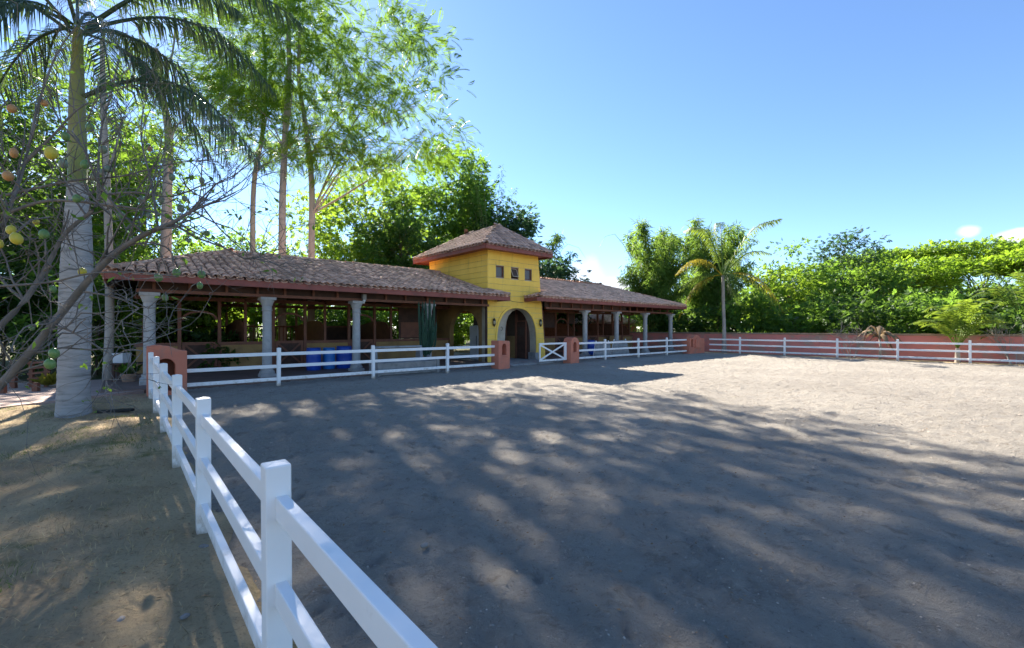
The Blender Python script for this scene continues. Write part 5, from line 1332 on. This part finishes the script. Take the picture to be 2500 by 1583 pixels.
UT = [(2210, 52, 640, 150, 'umbrella-shaped tree with flat yellow-green canopy behind the wall'), (2370, 56, 600, 170, 'tallest umbrella-shaped tree with flat sunlit canopy'), (2540, 50, 598, 150, 'umbrella-shaped tree at the right edge'),
      (2120, 60, 620, 120, 'distant umbrella-shaped tree left of the flat canopies')]
for k, (x, Y, ty, hw, lab) in enumerate(UT):
    top = PX(x, ty, Y).z; X = PX(x, 800, Y).x; r = hw / F * Y
    R = random.Random(k)
    el = [((X + R.uniform(-.75, .75) * r, Y + R.uniform(-.5, .5) * r, top - 0.5 - R.uniform(0, 0.28) * top), (r * R.uniform(.35, .55), r * 0.45, 0.55), 22) for q in range(8)] + [((X, Y, top - 0.6), (r * 0.8, r * 0.6, 0.7), 40)]
    tree('umbrella_tree', lab, 'tree', (X, Y, 0), straight(X, Y, top * 0.55, (r * 0.2 * (1 if k % 2 else -1), 0)), 0.30, el, LEAF_SPRAY, 0.52, 'leaf_canopy', 'dark_bark', 150 + k, per=26, sig=0.72, flat=0.25, droop=0.05,
         group='umbrella-shaped trees behind the wall', low=0.5, limb_r=0.45)
lr = ['below the bamboo', 'behind the foot of the coconut palm', 'right of the coconut palm foot', 'behind the third fence post of the far side', 'behind the bare grey shrub', 'behind the dead banana plant', 'left of the young palm', 'right of the young palm', 'at the right edge of the wall']
for k in range(9):
    v = 19 - 3.2 * k; p = W(35.0 + 0.8 * (k % 2), v)
    shrub('dark green shrub %s, over the pink wall' % lr[k], p.x, p.y, 2.2, 3.3 + 0.5 * (k % 3), 46, ['leaf_dark', 'leaf_dark', 'leaf_mid', 'leaf_mid', 'leaf_dark', 'leaf_mid', 'leaf_dark', 'leaf_mid', 'leaf_dark'][k], 170 + k, per=22, size=0.42, group='shrubs behind the pink wall')
# the wooded rise beyond
def far_wood():
    R = np.random.default_rng(77); P = []; 
    N = 34000
    X = R.uniform(-140, 190, N); Y = 78 + R.uniform(0, 26, N) + 0.0 * X
    top = 6.5 + 4.0 * fbm(X * 0.05 + 40, Y * 0.05, 4) + 2.5 * (fbm(X * 0.25, Y * 0.25, 2) - 0.3)
    z = top * R.random(N) ** 0.55
    pos = np.stack([X, Y, z], -1); d = R.normal(size=(N, 3)); d[:, 2] -= 0.3; n = R.normal(size=(N, 3)) * .6; n[:, 2] += 1; n[:, 1] -= 0.4
    me = leaves_mesh('far_wood', LEAF_BROAD, pos, frames(d, n), R.uniform(1.0, 1.9, N), 'leaf_mid')
    tag(link(bpy.data.objects.new('far_wood', me)), 'distant belt of green woodland behind all the trees', 'wood', kind='stuff')
far_wood()

# bamboo
def bamboo(label, X, Y, n, hmin, hmax, spread, seed, nleaf, bare=0, lean=0.35):
    R = random.Random(seed); Rn = np.random.default_rng(seed)
    e = empty('bamboo_clump', (X, Y, 0), 0, label, 'bamboo', 'bamboo clumps')
    cul = MB(); pos = []; dr = []
    for k in range(n):
        a = R.uniform(0, 2 * PI); b0 = Vector((math.cos(a), math.sin(a) * 0.7, 0)) * R.uniform(0, 1.0) * 0.9
        h = R.uniform(hmin, hmax); out = Vector((math.cos(a), math.sin(a) * 0.6, 0)) * spread * R.uniform(0.3, 1.1)
        isbare = k < bare
        pts = []
        for j in range(9):
            t = j / 8; zz = h * (t - lean * 0.55 * t ** 4); pts.append(b0 + out * (t ** 2.2) + Vector((0, 0, zz)))
        if isbare:
            pts.append(pts[-1] + (out.normalized() * 1.0 + Vector((0, 0, -0.3)))); pts.append(pts[-1] + (out.normalized() * 0.6 + Vector((0, 0, -0.9))))
        r = R.uniform(0.03, 0.05)
        cul.tube(pts, [r * (1 - 0.85 * j / (len(pts) - 1)) for j in range(len(pts))], 5, False)
        if isbare: continue
        m = nleaf // n
        t = 0.25 + 0.77 * Rn.random(m) ** 0.7; t = np.minimum(t, 0.999); q = np.array([list(p) for p in pts]); ti = t * 8; i0 = np.minimum(ti.astype(int), 7); f = (ti - i0)[:, None]
        c = q[i0] * (1 - f) + q[i0 + 1] * f
        # leaves sit on short side twigs, in tufts
        tufts = Rn.normal(size=(max(6, m // 26), 3)) * np.array([0.55, 0.55, 0.35]); tw = tufts[Rn.integers(0, len(tufts), m)]
        c = c + tw * (1.05 - 0.85 * t[:, None]) + Rn.normal(size=(m, 3)) * 0.13
        d = tw + Rn.normal(size=(m, 3)) * 0.5; d[:, 2] -= 0.5
        pos.append(c); dr.append(d)
    pos = np.concatenate(pos); dr = np.concatenate(dr); ok = pos[:, 2] > 0.1; pos = pos[ok]; dr = dr[ok]
    nn = Rn.normal(size=pos.shape) * .6; nn[:, 2] += 1
    cul.build('culms', 'bamboo_culm', e, smooth=True, fix=False)['kind'] = 'stuff'
    me = leaves_mesh('foliage', LEAF_NARROW, pos, frames(dr, nn), Rn.uniform(0.28, 0.55, len(pos)) * 1.15, 'leaf_bamboo'); link(bpy.data.objects.new('foliage', me), e)
bamboo('large feathery bamboo clump left of the coconut palm', PX(1590, 0, 38).x, 38, 46, 5.5, 12.2, 4.2, 5, 21000, 2, 0.25)
bamboo('tall bamboo clump just behind the coconut palm', PX(1735, 0, 40).x, 40, 40, 6.0, 13.0, 3.6, 6, 19000, 0, 0.22)
bamboo('thin bamboo with bare arching tips behind the yellow tower', PX(1200, 0, 56).x, 56, 14, 17.0, 27.0, 5.0, 8, 2600, 5, 0.2)
bamboo('wispy bamboo arching right of the tower roof', PX(1320, 0, 38).x, 38, 14, 8.0, 12.5, 3.2, 9, 5200, 3, 0.35)

# ------------------------------------------------------------------ palms
def frond(parent, p0, dirh, L, rise, fall, nlf, ll, m, droop_l, seed, stalk=0.18, tipw=0.9, lw=0.045, side=1.0, name='frond'):
    """one pinnate palm leaf as its own mesh: arched rachis with two rows of leaflets"""
    R = random.Random(seed); p0 = Vector(p0); h = Vector((dirh[0], dirh[1], 0)).normalized(); s = Vector((-h.y, h.x, 0))
    def P(t): return p0 + h * (L * (t - 0.18 * t * t * abs(fall) * 0.5)) + Vector((0, 0, rise * L * math.sin(min(t * 1.35, 1.0) * PI / 2) - fall * L * t ** 2.4))
    b = MB(); n = 14; b.tube([P(k / n) for k in range(n + 1)], [0.034 * (1 - 0.88 * k / n) * (L / 3) for k in range(n + 1)], 5, False)
    V = []; Fc = []
    for k in range(nlf):
        t = stalk + (1 - stalk) * (k + 0.5) / nlf; c = P(t); tan = (P(min(t + 0.01, 1)) - P(t - 0.01)).normalized()
        prof = math.sin(PI * min(1, 0.18 + 0.80 * (t - stalk) / (1 - stalk))) ** 0.6
        for sd in (-1, 1):
            le = ll * prof * R.uniform(0.85, 1.12)
            up = tan.cross(s).normalized()
            if up.z < 0: up = -up
            d = (s * sd * (1.0 - droop_l * 0.55) * side + tan * R.uniform(0.45, 0.75) + up * R.uniform(-0.1, 0.25)).normalized()
            mid = c + d * le * 0.45 + Vector((0, 0, -le * 0.20 * droop_l)); tip = c + d * le * (1.0 - 0.45 * droop_l) + Vector((0, 0, -le * (0.15 + 0.85 * droop_l)))
            wv = tan * lw * 0.5 * R.uniform(.8, 1.2)
            i = len(V); V += [c - wv * 0.5, c + wv * 0.5, mid + wv, mid - wv, tip]
            Fc += [(i, i + 1, i + 2, i + 3), (i + 3, i + 2, i + 4)]
    b.add(V, Fc); return b.build(name, m, parent, fix=False)
def palm(name, label, base, stem, radii, fronds, bark, group=None, shaft=None, cat='palm tree'):
    e = empty(name, base, 0, label, cat, group); base = Vector(base)
    b = MB()
    # stem with ring scars
    P = [Vector(p) for p in stem]; pts = []; rad = []
    N = 96
    cum = [0]
    for k in range(1, len(P)): cum.append(cum[-1] + (P[k] - P[k - 1]).length)
    for i in range(N + 1):
        s = cum[-1] * i / N; k = max(j for j in range(len(cum)) if cum[j] <= s + 1e-9); k = min(k, len(P) - 2)
        f = (s - cum[k]) / (cum[k + 1] - cum[k]); f2 = f
        pts.append(P[k].lerp(P[k + 1], f)); r = radii[k] + (radii[k + 1] - radii[k]) * f2
        rad.append(r * (0.978 if i % 3 == 0 else 1.0))
    b.tube(pts, rad, 18); b.build('trunk', bark, e, smooth=True, fix=False)
    if shaft:
        b = MB(); b.tube([Vector(q) for q in shaft[0]], shaft[1], 14); b.build('crownshaft', 'crownshaft', e, smooth=True, fix=False)
    for k, f in enumerate(fronds): frond(e, *f[:9], k + 3, *f[9:])
    return e
# the near grey palm
pb_ = GP(179, 1012)
def rel(x, y, Y): return PX(x, y, Y) - pb_
Yp = pb_.y
ctr = [rel(x, y, Yp) for x, y in ((180, 1016), (180, 960), (182, 860), (184, 740), (188, 640), (190, 540), (190, 450))]
rw_ = [0.275, 0.248, 0.240, 0.245, 0.240, 0.205, 0.155]
crown = rel(190, 70, Yp)
fr_l = []
Rf = random.Random(12)
spec = [((1.0, -0.15), 3.9, 0.22, 0.68), ((1.0, 0.15), 4.2, 0.42, 0.30), ((0.8, 0.8), 3.6, 0.40, 0.40), ((0.5, -0.9), 3.3, 0.35, 0.55), ((-0.3, -1.0), 3.2, 0.4, 0.5), ((-1.0, -0.3), 3.6, 0.35, 0.6),
        ((-0.9, 0.6), 3.6, 0.3, 0.65), ((-0.2, 1.0), 3.6, 0.4, 0.5), ((0.35, 1.0), 3.4, 0.25, 0.8), ((-0.6, -0.8), 3.2, 0.1, 0.95), ((0.7, -0.5), 2.8, 0.05, 1.05), ((0.1, -1.0), 2.6, 0.02, 1.1), ((-0.8, 0.1), 3.0, 0.0, 1.05),
        ((0.3, 0.4), 2.9, 0.75, 0.05), ((-0.3, 0.3), 2.9, 0.75, 0.05), ((0.6, 0.3), 2.6, -0.05, 1.0)]
fr_l.append((rel(205, 235, Yp), (1.0, -0.1), 4.0, 0.16, 0.56, 74, 0.74, 'palm_frond', 0.85))
for (d, L, ri, fa) in spec[1:]: fr_l.append((crown + Vector((d[0] * 0.1, d[1] * 0.1, Rf.uniform(-0.1, 0.1))), d, L, ri, fa, 74, 0.74, 'palm_frond', 0.80))
palm('royal_palm', 'stout grey royal palm with swollen trunk at left', pb_, ctr, rw_, fr_l, 'palm_bark',
     shaft=([rel(190, 455, Yp), rel(189, 370, Yp), rel(188, 230, Yp), crown], [0.145, 0.15, 0.12, 0.07]))

# coconut palm in the far corner
cb = W(*[31.45, v_at(1768, 31.45)]); Yc = cb.y
def relc(x, y): return PX(x, y, Yc) - Vector((cb.x, cb.y, 0))
cc = relc(1765, 672)
cf = [((-1.0, -0.2), 3.6, 0.42, 0.42, 'yellow_frond'), ((-1.0, 0.2), 2.9, 0.10, 0.45, 'coconut_frond'), ((0.9, 0.3), 4.3, 0.45, 0.05, 'coconut_frond'), ((0.5, -0.6), 3.6, 0.85, -0.05, 'coconut_frond'),
      ((-0.2, 0.5), 3.6, 1.10, 0.05, 'coconut_frond'), ((0.15, 0.4), 3.8, 1.15, 0.05, 'coconut_frond'), ((-0.45, -0.3), 3.4, 0.9, 0.1, 'coconut_frond'), ((1.0, -0.1), 4.2, 0.12, 0.75, 'yellow_frond'),
      ((0.9, -0.5), 3.6, 0.05, 0.85, 'coconut_frond'), ((-0.7, 0.5), 3.2, 0.02, 0.95, 'yellow_frond'), ((-0.1, -1.0), 2.8, 0.1, 0.9, 'coconut_frond'), ((0.7, 0.7), 3.4, 0.5, 0.3, 'coconut_frond')]
palm('coconut_palm', 'slim coconut palm with ragged fronds in the far corner behind the fence', cb, [(0, 0, -0.1), relc(1768, 800), relc(1766, 740), cc], [0.17, 0.115, 0.105, 0.10],
     [(cc + Vector((d[0] * .08, d[1] * .08, 0)), d, L, ri, fa, 50, 0.85, m, 0.55, 0.12, 0.9, 0.06) for d, L, ri, fa, m in cf], 'pale_bark')
for k, (dx, dz) in enumerate(((-0.16, -0.28), (0.14, -0.32), (0.02, -0.38))):
    pass
# young yellow-green palm and a second at the right edge
def young(label, P, fr, n, L, m, seed):
    R = random.Random(seed); fl = []
    for k in range(n):
        a = 2 * PI * k / n + R.uniform(-.3, .3); ri = R.uniform(0.7, 1.9)
        fl.append((Vector((0, 0, fr)), (math.cos(a), math.sin(a)), L * R.uniform(.75, 1.1) / (0.6 + ri * 0.55), ri, R.uniform(0.0, 0.3), 26, 0.62, m, 0.12, 0.2, 0.9, 0.075))
    return palm('young_palm', label, P, [(0, 0, -0.1), (0, 0, fr * 0.5), (0, 0, fr)], [0.12, 0.10, 0.09], fl, 'pale_bark', 'young palms along the wall')
yp = W(31.35, v_at(2338, 31.35)); young('young yellow-green palm between the far fence and the pink wall', yp, 0.70, 20, 2.0, 'young_frond', 3)
yp = W(36.0, v_at(2500, 36.0)); young('young green palm over the wall at the right edge', yp, 1.9, 14, 2.6, 'coconut_frond', 4)
# dead banana plant: pale stem with hanging brown leaves
def dead_banana(label, P, seed, h=1.15):
    e = empty('dead_banana_plant', P, 0, label, 'dead plant', 'dead banana plants'); R = random.Random(seed)
    b = MB(); b.tube([(0, 0, -0.1), (0.04, 0, h * 0.6), (-0.02, 0, h)], [0.07, 0.06, 0.05], 8); b.build('stem', 'pale_bark', e, smooth=True)
    for k in range(15):
        a = 2 * PI * k / 15 + R.uniform(-.3, .3); d = Vector((math.cos(a), math.sin(a), 0)); L = R.uniform(0.5, 1.2); ri = R.uniform(0.1, 2.4); s = Vector((-d.y, d.x, 0))
        V = []; Fc = []; n = 6; R_w = R.uniform(0.05, 0.14)
        for j in range(n + 1):
            t = j / n; c = Vector((0, 0, h)) + d * (L * t) + Vector((0, 0, ri * L * t * 1.5 - L * (0.9 + ri) * t * t)); w = R_w * math.sin(PI * min(1, t * 0.9 + 0.1)) + 0.01
            V += [c - s * w + Vector((0, 0, -w * 0.7)), c, c + s * w + Vector((0, 0, -w * 0.7))]
        for j in range(n):
            i = 3 * j; Fc += [(i, i + 1, i + 4, i + 3), (i + 1, i + 2, i + 5, i + 4)]
        b = MB(); b.add(V, Fc); b.build('leaf', 'brown_leaf', e, smooth=True, fix=False)
dead_banana('dead brown banana plant with curled leaves before the pink wall', W(31.4, v_at(2148, 31.4)), 2)
# bare dry shrubs
def twig_shrub(label, P, h, r, n, seed, m='grey_bark', group='bare dry shrubs along the pink wall'):
    R = random.Random(seed); e = empty('bare_shrub', P, 0, label, 'shrub', group); b = MB()
    def grow(p, d, L, rad, lev):
        q = p + d * L; mid = p.lerp(q, 0.5) + Vector((R.gauss(0, .04), R.gauss(0, .04), R.gauss(0, .03))) * L * 2
        b.tube([p, mid, q], [rad, rad * .8, rad * .6], 4, False)
        if lev == 0: return
        for k in range(R.choice((2, 3, 3))):
            dd = (d + Vector((R.gauss(0, .6), R.gauss(0, .6), R.gauss(0.1, .4)))).normalized(); grow(q if k else mid, dd, L * R.uniform(.5, .8), rad * .6, lev - 1)
    for k in range(n):
        a = R.uniform(0, 2 * PI); grow(Vector((0.2 * math.cos(a), 0.2 * math.sin(a), -0.05)), Vector((r * math.cos(a), r * math.sin(a), 1)).normalized(), h * 0.40, 0.022, 4)
    b.build('twigs', m, e, fix=False)
twig_shrub('bare grey twiggy shrub leaning over the pink wall', W(31.6, v_at(2078, 31.6)), 2.4, 0.55, 7, 3, 'pale_bark')
twig_shrub('bare dry twiggy shrub at the right end of the pink wall', W(31.7, v_at(2480, 31.7)), 2.2, 0.5, 6, 4, 'pale_bark')

# ------------------------------------------------------------------ the calabash tree at left
def calabash():
    base = Vector((-6.6, 4.9, 0)); e = empty('calabash_tree', base, 0, 'nearly bare calabash tree with round fruits at the left edge', 'tree')
    b = MB(tuple(base)); R = random.Random(31); tips = []
    def path(pxs, r0, r1, n=7):
        P = [PX(x, y, Y) for x, y, Y in pxs]; rad = [(r0 + (r1 - r0) * k / (len(P) - 1)) * 0.56 for k in range(len(P))]
        out = []; rr = []
        for i in range(len(P) - 1):
            p0 = P[max(i - 1, 0)]; p1 = P[i]; p2 = P[i + 1]; p3 = P[min(i + 2, len(P) - 1)]
            for k in range(4):
                t = k / 4; out.append(0.5 * ((2 * p1) + (-p0 + p2) * t + (2 * p0 - 5 * p1 + 4 * p2 - p3) * t * t + (-p0 + 3 * p1 - 3 * p2 + p3) * t ** 3)); rr.append(rad[i] + (rad[i + 1] - rad[i]) * t)
        out.append(P[-1]); rr.append(rad[-1]); b.tube(out, rr, n, False); return list(zip(out, rr))
    limbs = []
    foot = [(-205, 1176, 4.9), (-120, 1060, 4.9)]
    limbs.append(path(foot + [(0, 940, 4.9), (70, 865, 4.8), (150, 765, 4.7), (236, 662, 4.6), (300, 605, 4.5), (370, 565, 4.4), (420, 545, 4.3), (470, 515, 4.3), (520, 495, 4.3), (575, 470, 4.3)], 0.095, 0.010))
    limbs.append(path([(-120, 1060, 4.9), (-40, 850, 4.9), (60, 735, 5.0), (120, 640, 5.1), (160, 570, 5.1), (225, 515, 5.1), (250, 480, 5.1), (330, 470, 5.0), (420, 480, 4.8), (520, 440, 4.7)], 0.062, 0.010))
    limbs.append(path([(-60, 860, 4.9), (-30, 640, 5.0), (20, 520, 5.0), (60, 400, 5.2), (95, 250, 5.3), (140, 130, 5.4), (190, 60, 5.5)], 0.045, 0.010))
    limbs.append(path([(60, 735, 5.0), (10, 690, 5.0), (-40, 600, 5.0), (-70, 400, 5.0)], 0.03, 0.010))
    limbs.append(path([(20, 520, 5.0), (120, 490, 5.0), (260, 500, 4.8), (380, 520, 4.6), (460, 560, 4.5), (540, 600, 4.4)], 0.035, 0.008))
    limbs.append(path([(0, 480, 5.1), (110, 455, 5.2), (190, 440, 5.2), (300, 430, 5.1), (420, 400, 5.0), (520, 390, 5.0)], 0.03, 0.008))
    limbs.append(path([(240, 490, 5.1), (240, 400, 5.2), (250, 300, 5.3), (275, 230, 5.3)], 0.03, 0.01))
    limbs.append(path([(-20, 700, 4.7), (120, 690, 4.6), (220, 668, 4.5), (330, 665, 4.4), (430, 675, 4.3)], 0.024, 0.008))
    limbs.append(path([(385, 555, 4.4), (370, 450, 4.5), (345, 340, 4.6), (350, 260, 4.7)], 0.022, 0.008))
    limbs.append(path([(150, 765, 4.7), (120, 790, 4.5), (60, 800, 4.4), (30, 860, 4.3), (110, 850, 4.3)], 0.02, 0.006))
    limbs.append(path([(60, 400, 5.2), (130, 330, 5.2), (200, 260, 5.2), (310, 210, 5.2)], 0.028, 0.008))
    def twig(p, d, L, r, lev):
        pts = [p]; dd = d.copy(); n = 3
        for k in range(n):
            dd = (dd + Vector((R.gauss(0, .22), R.gauss(0, .16), R.gauss(0.02, .2)))).normalized(); pts.append(pts[-1] + dd * L / n)
        b.tube(pts, [r * (1 - 0.15 * k) for k in range(n + 1)], 4, False)
        for q in pts[2:]: tips.append((q, dd.copy()))
        if lev > 0:
            for k in range(R.choice((2, 3))):
                j = R.choice((1, 2, 3, 3)); nd = (dd + Vector((R.gauss(0.15, .7), R.gauss(0, .45), R.gauss(0.15, .6)))).normalized(); twig(pts[j], nd, L * R.uniform(.5, .8), r * 0.62, lev - 1)
    for li, lb in enumerate(limbs):
        n = len(lb)
        for k in range(3, n):
            if R.random() < (0.58 if li not in (3,) else .3):
                p, r = lb[k]; tan = (lb[min(k + 1, n - 1)][0] - lb[k - 1][0]).normalized()
                d = (tan * 0.6 + Vector((R.gauss(0.1, .5), R.gauss(0, .4), R.gauss(0.35, .6)))).normalized(); twig(p, d, R.uniform(0.35, 0.95), min(0.012, r * 0.6), 3)
    b.build('trunk', 'grey_bark', e, smooth=True, fix=False)
    pts = np.array([list(t[0]) for t in tips]); Rn = np.random.default_rng(8); 
    sel = pts[Rn.choice(len(pts), min(len(pts), 420), replace=False)] + Rn.normal(size=(min(len(pts), 420), 3)) * 0.04
    d = Rn.normal(size=sel.shape); d[:, 2] += 0.2; nn = Rn.normal(size=sel.shape) * .7; nn[:, 2] += 1
    me = leaves_mesh('leaves', LEAF_BROAD, sel - np.array(base), frames(d, nn), Rn.uniform(.035, .09, len(sel)), 'leaf_mid'); link(bpy.data.objects.new('leaves', me), e)
    G, Y_, O, Gy = 'fruit_green', 'fruit_yellow', 'fruit_orange', 'fruit_grey'
    fruits = [(29, 266, O, 27), (108, 252, O, 22), (220, 311, G, 26), (160, 334, G, 24), (125, 374, Y_, 36), (34, 374, O, 28), (20, 430, O, 30), (154, 400, Gy, 26), (208, 402, G, 26), (252, 366, Gy, 24), (264, 413, Gy, 22),
              (251, 421, Gy, 22), (231, 431, Gy, 24), (366, 364, O, 16), (420, 433, Gy, 20), (493, 441, Gy, 20), (425, 413, Gy, 14), (188, 485, G, 26), (346, 489, Gy, 20), (393, 489, Gy, 20), (451, 485, Gy, 18),
              (27, 562, Y_, 30), (40, 583, Y_, 34), (-4, 596, Y_, 28), (108, 572, G, 28), (88, 542, Y_, 18), (295, 527, G, 24), (201, 664, Y_, 24), (128, 706, G, 22), (387, 678, G, 25), (431, 666, G, 25), (492, 670, G, 24),
              (488, 698, G, 19), (403, 727, G, 21), (132, 863, G, 31), (122, 889, G, 31), (441, 509, Gy, 22), (364, 527, Gy, 18), (460, 588, Gy, 14), (505, 570, G, 18), (78, 800, G, 18), (380, 560, Gy, 14)]
    protos = {}
    for (x, y, m, dpx) in fruits:
        Y = min(5.4, max(3.6, 0.115 * F / max(dpx, 18) * (1.0 if dpx > 22 else 0.9)))
        p = PX(x, y, Y) - base; r = dpx / F * Y / 2
        if m not in protos:
            q = MB(); q.sphere((0, 0, 0), 1.0, 16, 10, (1, 1, 0.94)); q.tube([(0, 0, 0.9), (0.05, 0, 1.12)], [0.12, 0.09], 6); o = q.build('fruit', m, e, smooth=True); protos[m] = o
        else: o = copy_child(protos[m], e)
        o.location = p; o.scale = (r * 0.66 * R.uniform(.9, 1.08), r * 0.72, r * R.uniform(.82, 1.0)); o.rotation_euler = (R.uniform(-.3, .3), R.uniform(-.3, .3), R.uniform(0, 6))
        # stalk to the nearest twig
    for (x, y, m, dpx) in fruits:
        Y = min(5.4, max(3.6, 0.115 * F / max(dpx, 18) * (1.0 if dpx > 22 else 0.9))); p = PX(x, y, Y); r = dpx / F * Y / 2
        k = int(np.argmin(((pts - np.array(p)) ** 2).sum(1))); q = Vector(pts[k])
        st = p + Vector((0, 0, r * 0.95)); sb = MB(tuple(base)); sb.tube([st, st.lerp(q, 0.4) + Vector((0, 0, 0.05)), q], [0.006, 0.006, 0.008], 4, False); sb.build('fruit_stalk', 'grey_bark', e, fix=False)
calabash()

# ------------------------------------------------------------------ ground litter and grass
def litter():
    R = np.random.default_rng(15)
    def scatter(name, n, u0, u1, v0, v1, tm, smin, smax, m, label, cat, zoff=0.01, upright=False, mask=None):
        u = R.uniform(u0, u1, n); v = v0 + (v1 - v0) * R.random(n) ** 1.5
        if mask is not None:
            k = mask(u, v) > R.random(n); u = u[k]; v = v[k]; n = len(u)
        z = left_h(u, v) if name != 'sand_litter' else np.full(n, 0.0)
        pos = np.stack([u * CA - v * SA, u * SA + v * CA, z + zoff], -1)
        a = R.uniform(0, 2 * PI, n); el = R.uniform(0.5, 1.4, n) if upright else R.normal(0, 0.16, n)
        d = np.stack([np.cos(a) * np.cos(el), np.sin(a) * np.cos(el), np.sin(el)], -1); nn = R.normal(size=(n, 3)) * (0.6 if upright else 0.25); nn[:, 2] += 1
        me = leaves_mesh(name, tm, pos, frames(d, nn), R.uniform(smin, smax, n), m)
        tag(link(bpy.data.objects.new(name, me)), label, cat, kind='stuff')
    scatter('straw_litter', 22000, -8, 0.45, 0.3, 13, LEAF_STRAW, 0.02, 0.085, 'straw', 'dry straw scattered on the earth outside the fence', 'straw', 0.008)
    dryp = lambda u, v: np.clip((fbm(u * 0.9 + 30, v * 0.9 + 8, 4) - 0.40) * 5, 0.05, 1)
    scatter('dry_grass', 48000, -8, 0.30, 0.3, 14, LEAF_STRAW, 0.03, 0.085, 'straw', 'short dry straw-coloured grass outside the fence', 'grass', 0.0, True, dryp)
    scatter('fallen_leaves', 3500, -7, 0.45, 0.3, 13, LEAF_BROAD, 0.012, 0.04, 'dry_leaf', 'small dry leaves fallen on the earth outside the fence', 'leaves', 0.010)
    patch = lambda u, v: np.clip((fbm(u * 1.6 + 4, v * 1.6, 3) - 0.57) * 8, 0, 1)
    scatter('grass', 90000, -8, 0.40, 0.3, 14, LEAF_STRAW, 0.03, 0.075, 'grass_green', 'thin green grass patches in the dry earth', 'grass', 0.0, True, patch)
    scatter('sand_litter', 1500, 0.6, 16, 1, 13, LEAF_BROAD, 0.012, 0.035, 'dry_leaf', 'specks of dry leaf on the shaded arena sand', 'leaves', 0.012)
litter()
def clods():
    R = np.random.default_rng(19)
    ov = np.array([(1, 0, 0), (0, 1, 0), (-1, 0, 0), (0, -1, 0), (0.15, 0.1, 0.62)]); of = np.array([(0, 1, 4), (1, 2, 4), (2, 3, 4), (3, 0, 4)])
    P = []; S = []
    for n, dmin, dmax, smin, smax in ((12000, 1.5, 9, 0.003, 0.010), (20000, 6, 32, 0.008, 0.026)):
        r = dmin + (dmax - dmin) * R.random(n) ** 0.75; th = R.uniform(-0.95, 0.95, n); X = r * np.sin(th); Y = r * np.cos(th)
        u = X * CA + Y * SA; v = -X * SA + Y * CA; k = (u > 0.55) & (u < 30.2) & (v > -3.9) & (v < 14.2)
        P.append(np.stack([X, Y, height_at('arena', u, v) + 0.002], -1)[k]); S.append((smin + (smax - smin) * R.random(n) ** 3)[k])
    P = np.concatenate(P); S = np.concatenate(S); n = len(P); a = R.uniform(0, 2 * PI, n)
    d = np.stack([np.cos(a), np.sin(a), R.normal(0, .15, n)], -1); nn = R.normal(size=(n, 3)) * .2; nn[:, 2] += 1
    me = leaves_mesh('sand_clods', (ov, of), P, frames(d, nn), S, 'sand_clod')
    tag(link(bpy.data.objects.new('sand_clods', me)), 'small clods of sand kicked up all over the arena', 'clods', kind='stuff')
clods()
# wires behind the wall
for k, (dy, lab) in enumerate(((0, 'upper thin wire running above the pink wall'), (-4, 'lower thin wire running above the pink wall'))):
    pts = [PX(1900 + 95 * j, 779 - 1.7 * j + dy + 3 * math.sin(PI * j / 8) , 34.0 + 0.0 * j) for j in range(9)]
    b = MB(); b.tube(pts, 0.012, 5); tag(b.build('overhead_wire', 'concrete'), lab, 'wire', 'wires above the pink wall')
